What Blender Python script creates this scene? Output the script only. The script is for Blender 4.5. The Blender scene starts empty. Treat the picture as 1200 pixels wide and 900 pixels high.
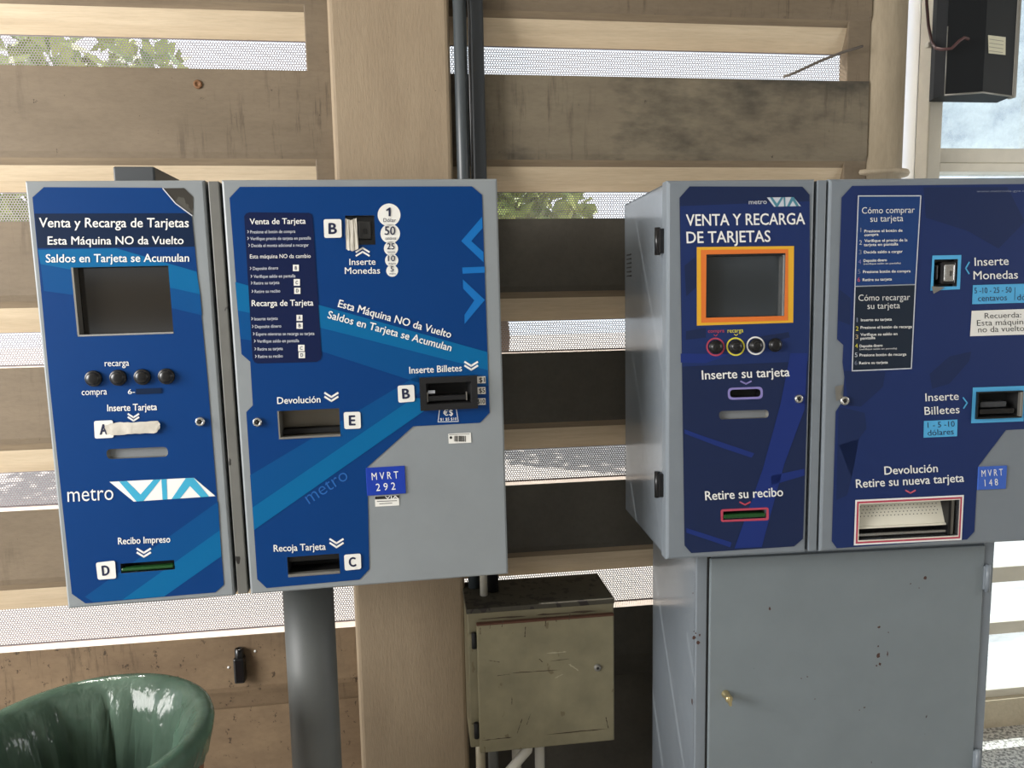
import bpy, bmesh, math, random
import numpy as np
from mathutils import Matrix, Vector
from mathutils.geometry import tessellate_polygon

random.seed(7)
S = bpy.context.scene
COL = S.collection

# ------------------------------------------------------------------ camera
EYE = Vector((0, 0, 1.55))
FPX, PITCH, ROLL, YAW = 873.27, 0.11692, -0.01911, 0.12897
_f = Vector((math.sin(YAW) * math.cos(PITCH), math.cos(YAW) * math.cos(PITCH), -math.sin(PITCH)))
_r = Vector((math.cos(YAW), -math.sin(YAW), 0))
_u = _r.cross(_f)
_c, _s = math.cos(ROLL), math.sin(ROLL)
RT, UP, FW = _c * _r + _s * _u, -_s * _r + _c * _u, _f
cam = bpy.data.objects.new('camera', bpy.data.cameras.new('camera'))
COL.objects.link(cam)
cam.data.sensor_width = 36
cam.data.lens = FPX / 1200 * 36
cam.data.clip_start = 0.02
m = Matrix.Identity(4)
for i in range(3):
    m[i][0], m[i][1], m[i][2], m[i][3] = RT[i], UP[i], -FW[i], EYE[i]
cam.matrix_world = m
S.camera = cam

# ------------------------------------------------------------------ light
S.view_settings.view_transform = 'Standard'
S.view_settings.look = 'None'
S.view_settings.gamma = 1
S.view_settings.use_curve_mapping = False
S.view_settings.exposure = -0.17
w = bpy.data.worlds.new('sky'); S.world = w
w.use_nodes = True
wn = w.node_tree.nodes
bgn = wn['Background']
bgn.inputs[0].default_value = (0.86, 0.93, 1.0, 1)
bgn.inputs[1].default_value = 2.1

def lamp(name, kind, energy, loc, target, size=None, size_y=None, color=(1, 1, 1), angle=None):
    l = bpy.data.lights.new(name, kind)
    l.energy = energy; l.color = color
    if size: l.shape = 'RECTANGLE'; l.size = size; l.size_y = size_y
    if angle: l.angle = angle
    o = bpy.data.objects.new(name, l); COL.objects.link(o)
    o.location = loc
    o.rotation_euler = (Vector(target) - Vector(loc)).to_track_quat('-Z', 'Y').to_euler()
    return o
lamp('sun', 'SUN', 12.0, (-3, 8, 9), (0, 2, 0), color=(1, .95, .86), angle=.01)
lamp('daylight_from_the_station_entrance', 'AREA', 200, (-3.3, 0.2, 2.1), (0.3, 1.8, 1.0), 1.6, 1.6, (1, .97, .93))
lamp('right_fill_light', 'AREA', 45, (4.2, 0.5, 1.7), (2.1, 2.3, .9), 1.2, 1.4, (.95, .97, 1))  # added fill to lift the window frames; the right wall has no opening

# ------------------------------------------------------------------ materials
def srgb(r, g, b):
    return tuple(((c / 255) / 12.92 if c / 255 < .04045 else ((c / 255 + .055) / 1.055) ** 2.4) for c in (r, g, b)) + (1,)

MATS = {}
def mat(name, col, rough=.5, metal=0, spec=.5):
    if name in MATS: return MATS[name]
    M = bpy.data.materials.new(name); M.use_nodes = True
    b = M.node_tree.nodes['Principled BSDF']
    b.inputs['Base Color'].default_value = srgb(*col)
    b.inputs['Roughness'].default_value = rough
    b.inputs['Metallic'].default_value = metal
    b.inputs['Specular IOR Level'].default_value = spec
    MATS[name] = M
    return M

def nd(M, t, **k):
    n = M.node_tree.nodes.new(t)
    for a, v in k.items():
        if a in n.inputs: n.inputs[a].default_value = v
        else: setattr(n, a, v)
    return n
def ln(M, a, b): M.node_tree.links.new(a, b)

def tex(M, kind, scale, vec=(1, 1, 1), detail=4, rough=.6, w=0.0):
    tc = nd(M, 'ShaderNodeTexCoord'); mp = nd(M, 'ShaderNodeMapping')
    mp.inputs['Scale'].default_value = vec
    mp.inputs['Location'].default_value = (w, w * 1.7, w * .6)
    ln(M, tc.outputs['Object'], mp.inputs[0])
    if kind == 'noise':
        t = nd(M, 'ShaderNodeTexNoise'); t.inputs['Scale'].default_value = scale
        t.inputs['Detail'].default_value = detail; t.inputs['Roughness'].default_value = rough
        out = t.outputs[0]
    else:
        t = nd(M, 'ShaderNodeTexVoronoi'); t.inputs['Scale'].default_value = scale
        out = t.outputs['Distance']
    ln(M, mp.outputs[0], t.inputs['Vector'])
    return out
def ramp(M, src, stops):
    r = nd(M, 'ShaderNodeValToRGB')
    e = r.color_ramp.elements
    while len(e) < len(stops): e.new(.5)
    for i, (p, c) in enumerate(stops):
        e[i].position = p
        e[i].color = (c, c, c, 1) if not isinstance(c, tuple) else c
    ln(M, src, r.inputs[0])
    return r.outputs[0]
def mixc(M, fac, a, b, mode='MIX'):
    x = nd(M, 'ShaderNodeMix', data_type='RGBA', blend_type=mode)
    if isinstance(fac, float): x.inputs[0].default_value = fac
    else: ln(M, fac, x.inputs[0])
    for v, i in ((a, 6), (b, 7)):
        if isinstance(v, tuple): x.inputs[i].default_value = v
        else: ln(M, v, x.inputs[i])
    return x.outputs[2]
def bump(M, src, strength, dist=.002):
    b = nd(M, 'ShaderNodeBump'); b.inputs['Strength'].default_value = strength; b.inputs['Distance'].default_value = dist
    ln(M, src, b.inputs['Height'])
    ln(M, b.outputs[0], M.node_tree.nodes['Principled BSDF'].inputs['Normal'])
def base(M): return M.node_tree.nodes['Principled BSDF'].inputs['Base Color']

def painted_concrete(name, col, dark, streak=(1, 1, 1), soot=0.0, sootcol=(30, 27, 23), seed=0, chips=True, sootscale=(1.6, 1, 3.2), drips=0.0, thr=.68):
    if name in MATS: return MATS[name]
    M = mat(name, col, .6, 0, .3)
    big = tex(M, 'noise', 5, streak, 5, .65, seed)
    c = mixc(M, ramp(M, big, [(.35, 0.0), (.7, 1.0)]), srgb(*dark), srgb(*col))
    fine = tex(M, 'noise', 60, streak, 3, .7, seed + 3)
    c = mixc(M, ramp(M, fine, [(.3, .90), (.65, 1.03)]), (0, 0, 0, 1), c)
    if chips:
        sp = tex(M, 'noise', 45, (1, 1, .7), 4, .75, seed + 9)
        c = mixc(M, ramp(M, sp, [(thr, 0.0), (thr + .04, .8)]), c, srgb(48, 38, 30))
    if drips:
        dr = tex(M, 'noise', 6, (7, 1, .7), 5, .7, seed + 21)
        lg = tex(M, 'noise', 2.2, (1, 1, 1), 2, .5, seed + 33)
        mul = nd(M, 'ShaderNodeMath', operation='MULTIPLY')
        ln(M, ramp(M, dr, [(.54, 0.0), (.66, 1.0)]), mul.inputs[0]); ln(M, ramp(M, lg, [(.48, 0.0), (.60, drips)]), mul.inputs[1])
        c = mixc(M, mul.outputs[0], c, srgb(52, 44, 35))
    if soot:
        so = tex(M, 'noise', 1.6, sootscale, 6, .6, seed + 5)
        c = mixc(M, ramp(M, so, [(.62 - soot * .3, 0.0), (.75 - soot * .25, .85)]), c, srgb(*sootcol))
    ln(M, c, base(M))
    bump(M, fine, .25, .003)
    return M

def painted_metal(name, col, rough=.4, spots=True, seed=0, mottled=.06, spotcol=(50, 38, 32), thr=.75):
    if name in MATS: return MATS[name]
    M = mat(name, col, rough, 0, .5)
    n = tex(M, 'noise', 7, (1, 1, 1), 4, .6, seed)
    k = 1 - mottled * 3
    c = mixc(M, ramp(M, n, [(.3, k), (.7, 1.0)]), (0, 0, 0, 1), srgb(*col))
    if spots:
        s = tex(M, 'noise', 38, (1, 1, .6), 2, .5, seed + 2)
        c = mixc(M, ramp(M, s, [(thr, 0.0), (thr + .02, 1.0)]), c, srgb(*spotcol))
    ln(M, c, base(M))
    f = tex(M, 'noise', 220, (1, 1, 1), 2, .5, seed)
    bump(M, f, .12, .001)
    return M

# ------------------------------------------------------------------ mesh helper
class MB:
    def __init__(s, off=(0, 0, 0)):
        s.v, s.f, s.mi, s.mats, s.sm, s.off = [], [], [], [], [], Vector(off)
    def idx(s, M):
        if M not in s.mats: s.mats.append(M)
        return s.mats.index(M)
    def add(s, vs, fs, M, smooth=False):
        n = len(s.v); k = s.idx(M)
        s.v += [tuple(v) for v in vs]
        for f in fs:
            s.f.append(tuple(i + n for i in f)); s.mi.append(k); s.sm.append(smooth)
        return s
    def box(s, a, b, M, bev=0.0, seg=2):
        bm = bmesh.new()
        bmesh.ops.create_cube(bm, size=1)
        for v in bm.verts:
            for i in range(3): v.co[i] = (a[i] + b[i]) / 2 + v.co[i] * (b[i] - a[i])
        if bev: bmesh.ops.bevel(bm, geom=bm.edges[:], offset=bev, segments=seg, affect='EDGES', profile=.5)
        return s.bm(bm, M, False)
    def bm(s, bm, M, smooth):
        bm.verts.ensure_lookup_table(); bm.verts.index_update()
        s.add([v.co[:] for v in bm.verts], [[v.index for v in f.verts] for f in bm.faces], M, smooth)
        bm.free()
        return s
    def lathe(s, prof, c, M, n=32, axis='Z', smooth=True, wob=None):
        vs, fs = [], []
        for j, (r, h) in enumerate(prof):
            for i in range(n):
                a = 2 * math.pi * i / n
                rr, hh = (r, h) if wob is None else wob(a, j, r, h)
                x, y = rr * math.cos(a), rr * math.sin(a)
                p = (x, y, hh) if axis == 'Z' else ((x, -hh, y) if axis == 'Y' else (hh, x, y))
                vs.append((c[0] + p[0], c[1] + p[1], c[2] + p[2]))
        for j in range(len(prof) - 1):
            for i in range(n):
                k = (i + 1) % n
                q = (j * n + i, j * n + k, (j + 1) * n + k, (j + 1) * n + i)
                fs.append(q if axis != 'Y' else q[::1])
        return s.add(vs, fs, M, smooth)
    def tube(s, pts, r, M, n=10, caps=True):
        pts = [Vector(p) for p in pts]
        vs, fs = [], []
        prev = None
        for i, p in enumerate(pts):
            d = (pts[min(i + 1, len(pts) - 1)] - pts[max(i - 1, 0)]).normalized()
            a = prev if prev is not None else (Vector((0, 0, 1)) if abs(d.z) < .9 else Vector((1, 0, 0)))
            x = (a - d * a.dot(d)).normalized(); prev = x
            y = d.cross(x)
            for k in range(n):
                t = 2 * math.pi * k / n
                vs.append(p + (x * math.cos(t) + y * math.sin(t)) * r)
        for i in range(len(pts) - 1):
            for k in range(n):
                k2 = (k + 1) % n
                fs.append((i * n + k, i * n + k2, (i + 1) * n + k2, (i + 1) * n + k))
        if caps:
            fs.append(tuple(range(n))[::-1]); fs.append(tuple(range((len(pts) - 1) * n, len(pts) * n)))
        return s.add(vs, fs, M, True)
    def extrude_x(s, prof, x0, x1, M, mats=None, smooth=False):
        n = len(prof)
        vs = [(x0, y, z) for y, z in prof] + [(x1, y, z) for y, z in prof]
        for i in range(n):
            k = (i + 1) % n
            s.add([vs[i], vs[k], vs[n + k], vs[n + i]], [(0, 1, 2, 3)], mats[i] if mats else M, smooth)
        s.add(vs[:n], [tuple(range(n))[::-1]], M); s.add(vs[n:], [tuple(range(n))], M)
        return s
    def build(s, name, parent=None, fix=False):
        me = bpy.data.meshes.new(name)
        me.from_pydata([tuple(Vector(v) - s.off) for v in s.v], [], s.f)
        for M in s.mats: me.materials.append(M)
        me.polygons.foreach_set('material_index', s.mi)
        me.polygons.foreach_set('use_smooth', s.sm)
        if fix:
            bm = bmesh.new(); bm.from_mesh(me)
            bmesh.ops.remove_doubles(bm, verts=bm.verts, dist=1e-5)
            bmesh.ops.recalc_face_normals(bm, faces=bm.faces); bm.to_mesh(me); bm.free()
        me.update()
        o = bpy.data.objects.new(name, me); COL.objects.link(o)
        if parent: o.parent = parent
        return o

def tag(o, label=None, cat=None, group=None, kind=None):
    if label: o['label'] = label
    if cat: o['category'] = cat
    if group: o['group'] = group
    if kind: o['kind'] = kind
    return o
def thing(name, M, label, cat, group=None):
    o = bpy.data.objects.new(name, None); COL.objects.link(o)
    o.empty_display_size = .05
    o.matrix_world = M if isinstance(M, Matrix) else Matrix.Translation(M)
    return tag(o, label, cat, group)
def struct(o): o['kind'] = 'structure'; return o

def at(u, v, Y):
    d = RT * ((u - 600) / FPX) + UP * ((450 - v) / FPX) + FW
    return EYE + d * (Y / d.y)

# ------------------------------------------------------------------ palette
tan = painted_concrete('tan_paint', (124, 110, 92), (112, 99, 82), (.6, 1, 2), seed=1, drips=.5)
tan_post = painted_concrete('pillar_paint', (158, 141, 118), (148, 131, 109), (3, 3, .5), seed=2)
cream_edge = painted_concrete('lit_cream_cove_paint', (210, 193, 166), (188, 170, 143), (.35, 3, 6), seed=4, chips=False)  # cream paint kept lighter: bounce light on the strips is put into the colour
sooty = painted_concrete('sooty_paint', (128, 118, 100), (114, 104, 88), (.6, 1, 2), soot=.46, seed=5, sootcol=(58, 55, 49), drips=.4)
soot_shade = painted_concrete('soot_and_shade_paint', (88, 84, 76), (76, 72, 65), (1, 1, 1), seed=8, chips=False)  # soot tone deepened: shade between the machines is put into the colour
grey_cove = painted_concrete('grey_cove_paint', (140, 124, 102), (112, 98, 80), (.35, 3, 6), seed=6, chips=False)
lowwall = painted_concrete('low_wall_paint', (134, 114, 90), (112, 94, 74), (.7, 1, 1.3), seed=11, drips=.45, thr=.62)
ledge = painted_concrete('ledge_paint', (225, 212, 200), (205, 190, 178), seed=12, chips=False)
galv = mat('perforated_steel', (134, 126, 130), .45, .2)
grey = painted_metal('grey_enamel', (138, 144, 148), .42, seed=1, mottled=.03, thr=.79)
grey2 = painted_metal('steel_grey_enamel', (124, 132, 140), .38, seed=21, mottled=.03, thr=.80)
sidegrey = painted_metal('side_grey_enamel', (128, 136, 144), .16, seed=31, mottled=.02, spots=False)
mull = painted_metal('worn_grey_strip', (112, 112, 108), .5, seed=41, mottled=.08, thr=.70, spotcol=(25, 22, 20))
pipe_grey = painted_metal('pipe_grey', (98, 101, 100), .5, seed=51, mottled=.05, thr=.78)
dark = mat('dark_gap', (14, 14, 15), .7)
blackp = mat('black_plastic', (17, 17, 19), .28)
blackm = mat('black_matte', (20, 20, 21), .6)
glassd = mat('dark_screen_glass', (38, 35, 31), .12, 0, .6)
glassd2 = mat('grey_screen_glass', (44, 50, 54), .14, 0, .6)
silver = mat('bright_metal', (190, 190, 188), .25, .9)
satin = mat('satin_metal', (140, 138, 132), .4, .6)
white = mat('white_print', (236, 236, 234), .45)
white2 = mat('white_sticker', (232, 231, 226), .5)
offwhite = mat('soft_white_print', (200, 205, 215), .5)
navyt = mat('navy_print', (14, 24, 62), .5)
blackt = mat('black_print', (22, 22, 24), .5)
paper = painted_concrete('torn_paper', (222, 218, 208), (196, 190, 178), seed=15, chips=False)
def blueM(name, col): return mat(name, col, .4, 0, .2)
B_base, B_med, B_lit, B_band = blueM('blue_vinyl', (0, 55, 116)), blueM('mid_blue_vinyl', (0, 73, 132)), blueM('bright_blue_vinyl', (0, 97, 150)), blueM('navy_band_vinyl', (10, 32, 62))
B_box = blueM('navy_box_vinyl', (12, 26, 66)); B_teal = blueM('sky_blue_print', (66, 168, 204)); B_logo = blueM('logo_blue_print', (22, 108, 182))
B_faint = blueM('faint_blue_print', (42, 98, 172))
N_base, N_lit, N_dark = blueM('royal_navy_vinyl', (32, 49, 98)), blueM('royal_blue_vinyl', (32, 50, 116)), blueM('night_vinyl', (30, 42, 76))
N_box, N_box2 = blueM('info_blue_vinyl', (32, 62, 116)), blueM('info_dark_vinyl', (32, 42, 56))
C_sky = blueM('light_blue_label', (86, 172, 222)); C_yel = mat('yellow_print', (226, 172, 42), .5); C_org = mat('orange_print', (222, 116, 44), .5)
C_red = mat('red_print', (182, 66, 88), .5); C_pink = mat('pink_print', (202, 92, 112), .5); C_lem = mat('lemon_print', (226, 216, 70), .5)
C_pur = mat('lilac_print', (136, 128, 190), .5); C_plate = mat('plate_blue', (12, 54, 164), .35); C_plate2 = mat('faded_plate_blue', (58, 98, 190), .4)
green_lip = mat('green_translucent_plastic', (34, 76, 38), .15)
creamplate = mat('cream_plate', (226, 222, 206), .4)
teal_dull = mat('dull_teal_print', (70, 130, 150), .5)

# ------------------------------------------------------------------ room
floorM = mat('terrazzo', (168, 166, 160), .5)
_v = tex(floorM, 'noise', 90, (1, 1, 1), 2, .6)
ln(floorM, mixc(floorM, ramp(floorM, _v, [(.42, 0.0), (.56, 1.0)]), srgb(118, 116, 112), srgb(206, 203, 196)), base(floorM))
struct(MB().box((-5, -4, -.15), (4.5, 2.5, 0), floorM).build('floor'))
ceilM = mat('ceiling_white', (206, 203, 196), .8)
struct(MB().box((-5, -4, 3.3), (4.5, 2.5, 3.4), ceilM).build('ceiling'))
wallM = painted_concrete('inner_wall', (186, 172, 150), (170, 156, 134), seed=20, chips=False)
struct(MB().box((4.4, -4, 0), (4.5, 2.5, 3.3), wallM).build('wall_right'))
o = MB()
for z in (0, .66, 1.32, 1.98, 2.64): o.box((-5, -3.7, z), (4.4, -3.5, z + .50), wallM)
o.box((-5, -3.7, 3.1), (4.4, -3.5, 3.3), wallM)
for x in (-5, -1.5, 2): o.box((x, -3.72, 0), (x + .3, -3.48, 3.3), wallM)
struct(o.build('wall_front'))

# outside world behind the louvres
ground = mat('sunlit_paving', (160, 156, 152), .9)
struct(MB().box((-16, 2.55, -.2), (18, 30, -.02), ground).build('ground'))

# ------------------------------------------------------------------ louvre wall
YW, YB, YM = 2.15, 2.198, 2.192
BEAMS = [(2.354, 3.3), (1.951, 2.166), (1.578, 1.770), (1.192, 1.385), (.798, .992), (.432, .589)]
XP0, XP1 = -.1985, .122
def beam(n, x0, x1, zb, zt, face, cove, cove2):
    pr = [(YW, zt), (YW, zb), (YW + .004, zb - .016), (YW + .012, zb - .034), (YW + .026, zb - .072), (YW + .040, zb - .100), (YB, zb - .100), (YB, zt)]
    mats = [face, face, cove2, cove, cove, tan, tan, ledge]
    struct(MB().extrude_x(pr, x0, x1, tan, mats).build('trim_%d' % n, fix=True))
n = 1
for i, (zb, zt) in enumerate(BEAMS):
    last = i == len(BEAMS) - 1
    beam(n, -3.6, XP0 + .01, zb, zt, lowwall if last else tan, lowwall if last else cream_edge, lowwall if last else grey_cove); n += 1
for i, (zb, zt) in enumerate(BEAMS):
    last = i == len(BEAMS) - 1
    fm = tan if i == 0 else (sooty if i == 1 else soot_shade)
    beam(n, XP1 - .01, 1.37, zb, zt, fm, soot_shade if last else cream_edge, soot_shade if last else grey_cove); n += 1
recess = MB().box((-3.6, YW + .030, 0), (XP0 + .01, YW + .12, .350), lowwall)
struct(recess.build('wall_left_base'))
struct(MB().box((XP1 - .01, YW + .030, 0), (1.37, YW + .12, .350), soot_shade).build('wall_back_base'))
struct(MB().box((XP0, 2.10, 0), (XP1, 2.36, 3.3), tan_post, .014, 3).build('pillar'))
# short blocks that close the ends of the gaps
for k, (x0, x1, zb, zt) in enumerate([(XP0 - .066, XP0 + .01, 2.166, 2.354), (XP0 - .054, XP0 + .01, 1.770, 1.951), (1.30, 1.372, 2.166, 2.354), (1.30, 1.372, 1.77, 1.951)]):
    struct(MB().box((x0, YW + .004, zb - .001), (x1, YB, zt + .001), tan, .003).build('trim_%d' % n)); n += 1

def perforated(x0, x1, z0, z1, label):
    p = .0072; rows = max(1, int((z1 - z0 - .004) / (p * .866)))
    cols = int((x1 - x0) / p)
    ang = np.arange(6) * math.pi / 3 + math.pi / 6
    hexr = p / math.sqrt(3)
    ring = np.stack([np.cos(ang), np.sin(ang)], 1)
    cx = x0 + p * (np.arange(cols) + .5)
    cz = z0 + .006 + p * .866 * np.arange(rows)
    gx, gz = np.meshgrid(cx, cz)
    gx = gx + (np.arange(rows) % 2)[:, None] * p / 2
    c = np.stack([gx.ravel(), gz.ravel()], 1)
    N = len(c)
    out = c[:, None, :] + ring[None] * hexr
    inn = c[:, None, :] + ring[None] * (p * .375)
    v2 = np.concatenate([out, inn], 1).reshape(-1, 2)
    v = np.stack([v2[:, 0], np.full(len(v2), YM), v2[:, 1]], 1)
    b = np.arange(N)[:, None] * 12
    q = []
    for k in range(6):
        k2 = (k + 1) % 6
        q.append(np.concatenate([b + k, b + k2, b + 6 + k2, b + 6 + k], 1))
    F = np.stack(q, 1).reshape(-1, 4)
    # plain margins along the top and bottom edge
    ex = np.array([[x0, YM, z0], [x1, YM, z0], [x1, YM, z0 + .005], [x0, YM, z0 + .005], [x0, YM, cz[-1] + .004], [x1, YM, cz[-1] + .004], [x1, YM, z1], [x0, YM, z1]])
    nv = len(v); v = np.concatenate([v, ex])
    F = np.concatenate([F, [[nv, nv + 1, nv + 2, nv + 3], [nv + 4, nv + 5, nv + 6, nv + 7]]])
    me = bpy.data.meshes.new('perforated_screen')
    me.vertices.add(len(v)); me.vertices.foreach_set('co', v.astype(np.float32).ravel())
    me.loops.add(F.size); me.loops.foreach_set('vertex_index', F.astype(np.int32).ravel())
    me.polygons.add(len(F)); me.polygons.foreach_set('loop_start', (np.arange(len(F)) * 4).astype(np.int32))
    me.polygons.foreach_set('loop_total', np.full(len(F), 4, np.int32))
    me.update(calc_edges=True); me.validate()
    me.materials.append(galv)
    o = bpy.data.objects.new('perforated_screen', me); COL.objects.link(o)
    tag(o, label, 'metal screen', 'perforated screens in the wall gaps')
gapname = ['topmost gap', 'second gap from the top', 'third gap from the top', 'fourth gap from the top', 'lowest gap']
for i in range(5):
    z0, z1 = BEAMS[i + 1][1], BEAMS[i][0] - .097
    perforated(-1.75, XP0 - .002, z0, z1, 'perforated metal screen left of the cream pillar, %s' % gapname[i])
for i in range(5):
    z0, z1 = BEAMS[i + 1][1], BEAMS[i][0] - .097
    perforated(XP1 + .002, 1.33, z0, z1, 'perforated metal screen right of the cream pillar, %s' % gapname[i])

# column and glazed front to the right
colM = painted_concrete('column_paint', (178, 164, 142), (158, 145, 124), (3, 3, .5), seed=30, chips=False)
struct(MB().lathe([(.078, 0), (.078, 1.893), (.098, 1.895), (.101, 1.902), (.098, 1.910), (.079, 1.913), (.078, 3.3)], (1.432, 2.21, 0), colM, 40).build('column'))
frameM = painted_metal('window_frame_cream', (206, 200, 184), .4, spots=False, seed=60)
frosted = bpy.data.materials.new('frosted_glass'); frosted.use_nodes = True
t = frosted.node_tree; t.nodes.remove(t.nodes['Principled BSDF'])
tr = nd(frosted, 'ShaderNodeBsdfTransparent'); tl = nd(frosted, 'ShaderNodeBsdfTranslucent'); gl = nd(frosted, 'ShaderNodeBsdfGlossy'); gl.inputs['Roughness'].default_value = .15
tl.inputs[0].default_value = (.50, .56, .60, 1); tr.inputs[0].default_value = (.52, .57, .61, 1)
mx = nd(frosted, 'ShaderNodeMixShader'); mx2 = nd(frosted, 'ShaderNodeMixShader'); mx2.inputs[0].default_value = .06
ln(frosted, ramp(frosted, tex(frosted, 'noise', 9, (1, 1, 1), 6, .7), [(.35, .15), (.65, .9)]), mx.inputs[0])
ln(frosted, tr.outputs[0], mx.inputs[1]); ln(frosted, tl.outputs[0], mx.inputs[2])
ln(frosted, mx.outputs[0], mx2.inputs[1]); ln(frosted, gl.outputs[0], mx2.inputs[2])
ln(frosted, mx2.outputs[0], t.nodes['Material Output'].inputs[0])
YG = 2.30
def zz(v, u=1150, Y=YG): return at(u, v, Y).z
xj0, xj1 = at(1078, 100, YG).x, at(1094, 100, YG).x
WR = 4.3
z_sill1, z_sill0 = zz(176), zz(204)
zl = [zz(662), zz(680), zz(726), zz(740), zz(808)]
fr = MB()
fr.box((xj0, YG - .05, zl[4]), (xj1, YG + .06, 3.3), frameM, .004)
fr.box((xj1, YG - .03, z_sill0 + .03), (WR, YG + .05, z_sill1), frameM, .003)
fr.box((xj1, YG - .045, z_sill0), (WR, YG + .05, z_sill0 + .028), frameM, .003)
fr.box((xj1, YG - .03, zl[1]), (WR, YG + .05, zl[0]), frameM, .003)
fr.box((xj1, YG - .03, zl[3]), (WR, YG + .05, zl[2]), frameM, .003)
fr.box((1.5, YG - .04, zl[4] - .01), (WR, YG + .05, zl[4] + .02), frameM, .003)
fr.box((xj1 + .36, YG - .02, z_sill1), (xj1 + .40, YG + .05, 3.3), frameM, .003)
fr.box((xj1 + 1.3, YG - .05, zl[4]), (xj1 + 1.38, YG + .06, 3.3), frameM, .003)
wf = struct(fr.build('window_1'))
MB().box((xj1, YG + .008, z_sill1 - .02), (WR, YG + .014, 3.3), frosted).build('window_pane', wf)
lowglass = bpy.data.materials.new('streaked_glass'); lowglass.use_nodes = True
t = lowglass.node_tree; t.nodes.remove(t.nodes['Principled BSDF'])
g1 = nd(lowglass, 'ShaderNodeBsdfTransparent'); g1.inputs[0].default_value = (.86, .92, .96, 1)
g2 = nd(lowglass, 'ShaderNodeBsdfTranslucent'); g2.inputs[0].default_value = (.5, .56, .62, 1)
g3 = nd(lowglass, 'ShaderNodeMixShader')
ln(lowglass, ramp(lowglass, tex(lowglass, 'noise', 7, (.4, 1, 2), 6, .7), [(.42, .0), (.7, .55)]), g3.inputs[0])
ln(lowglass, g1.outputs[0], g3.inputs[1]); ln(lowglass, g2.outputs[0], g3.inputs[2]); ln(lowglass, g3.outputs[0], t.nodes['Material Output'].inputs[0])
MB().box((xj1, YG + .008, zl[4]), (WR, YG + .014, z_sill0 + .02), lowglass).build('window_pane', wf)
w2 = struct(MB().box((1.50, YG - .01, zl[4]), (1.512, YG + .05, 3.3), frameM).build('window_2'))
clear = mat('milky_pane', (240, 240, 244), .3); clear.node_tree.nodes['Principled BSDF'].inputs['Transmission Weight'].default_value = .8
clear.node_tree.nodes['Principled BSDF'].inputs['Roughness'].default_value = .5
MB().box((1.512, YG + .008, zl[4]), (xj0, YG + .014, 3.3), clear).build('window_pane', w2)
plinth = painted_concrete('plinth_paint', (196, 184, 160), (180, 168, 145), seed=61, chips=False)
struct(MB().box((1.38, YG - .06, 0), (WR + .1, YG + .1, zl[4] - .008), plinth).build('wall_back_plinth'))

# trees outside
leafM = mat('leaf_green', (120, 150, 60), .6); barkM = mat('bark', (96, 78, 60), .9)
_l = tex(leafM, 'noise', 3); ln(leafM, mixc(leafM, ramp(leafM, _l, [(.35, 0.0), (.65, 1.0)]), srgb(88, 122, 44), srgb(176, 186, 92)), base(leafM))
def tree(x, y, h, r, label):
    T = thing('tree', (x, y, -.02), label, 'tree', 'trees outside behind the perforated screens')
    MB((x, y, -.02)).tube([(x, y, -.02), (x + .1, y, h * .4), (x, y + .1, h * .8)], .12, barkM, 8).build('trunk', T)
    mb = MB((x, y, -.02)); vs, fs = [], []
    for k in range(1500):
        d = Vector((random.gauss(0, 1), random.gauss(0, 1), random.gauss(0, .8))).normalized() * r * random.random() ** .4
        p = Vector((x, y, h)) + d
        a = Vector((random.uniform(-1, 1), random.uniform(-1, 1), random.uniform(-1, 1))).normalized()
        b = a.orthogonal().normalized()
        q = len(vs); s = .14
        vs += [p + a * s, p + b * s * .5, p - a * s, p - b * s * .5]; fs.append((q, q + 1, q + 2, q + 3))
    mb.add(vs, fs, leafM).build('foliage', T)
tree(-3.4, 8.5, 3.2, 1.5, 'green tree outside, seen through the screen left of the pillar')
tree(1.0, 9.5, 2.6, 1.3, 'green tree outside, seen through the screens between the two ticket machines')

# ------------------------------------------------------------------ ticket machines: helpers
def homog(src, dst):
    A, B = [], []
    for (u, v), (x, z) in zip(src, dst):
        A.append([u, v, 1, 0, 0, 0, -x * u, -x * v]); B.append(x)
        A.append([0, 0, 0, u, v, 1, -z * u, -z * v]); B.append(z)
    h = np.append(np.linalg.solve(np.array(A, float), np.array(B, float)), 1).reshape(3, 3)
    def H(p):
        a = h @ np.array([p[0], p[1], 1.0])
        return (a[0] / a[2], a[1] / a[2])
    return H

def clip(poly, a, b, keep_left):
    out = []
    sg = 1 if keep_left else -1
    d = [sg * ((b[0] - a[0]) * (p[1] - a[1]) - (b[1] - a[1]) * (p[0] - a[0])) for p in poly]
    for i in range(len(poly)):
        j = (i + 1) % len(poly)
        if d[i] >= 0: out.append(poly[i])
        if d[i] * d[j] < 0:
            t = d[i] / (d[i] - d[j])
            out.append((poly[i][0] + t * (poly[j][0] - poly[i][0]), poly[i][1] + t * (poly[j][1] - poly[i][1])))
    return out
def subtract(poly, hole):           # hole: convex, counter-clockwise
    res, rem = [], poly
    for i in range(len(hole)):
        a, b = hole[i], hole[(i + 1) % len(hole)]
        o = clip(rem, a, b, False)
        if len(o) > 2: res.append(o)
        rem = clip(rem, a, b, True)
        if len(rem) < 3: break
    return res
def tris(poly):
    t = tessellate_polygon([[Vector((p[0], p[1], 0)) for p in poly]])
    return [[poly[i] for i in k] for k in t]
def area(p): return sum(p[i][0] * p[(i + 1) % len(p)][1] - p[(i + 1) % len(p)][0] * p[i][1] for i in range(len(p))) / 2
def rect(x0, z0, x1, z1): return [(x0, z0), (x1, z0), (x1, z1), (x0, z1)]

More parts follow.
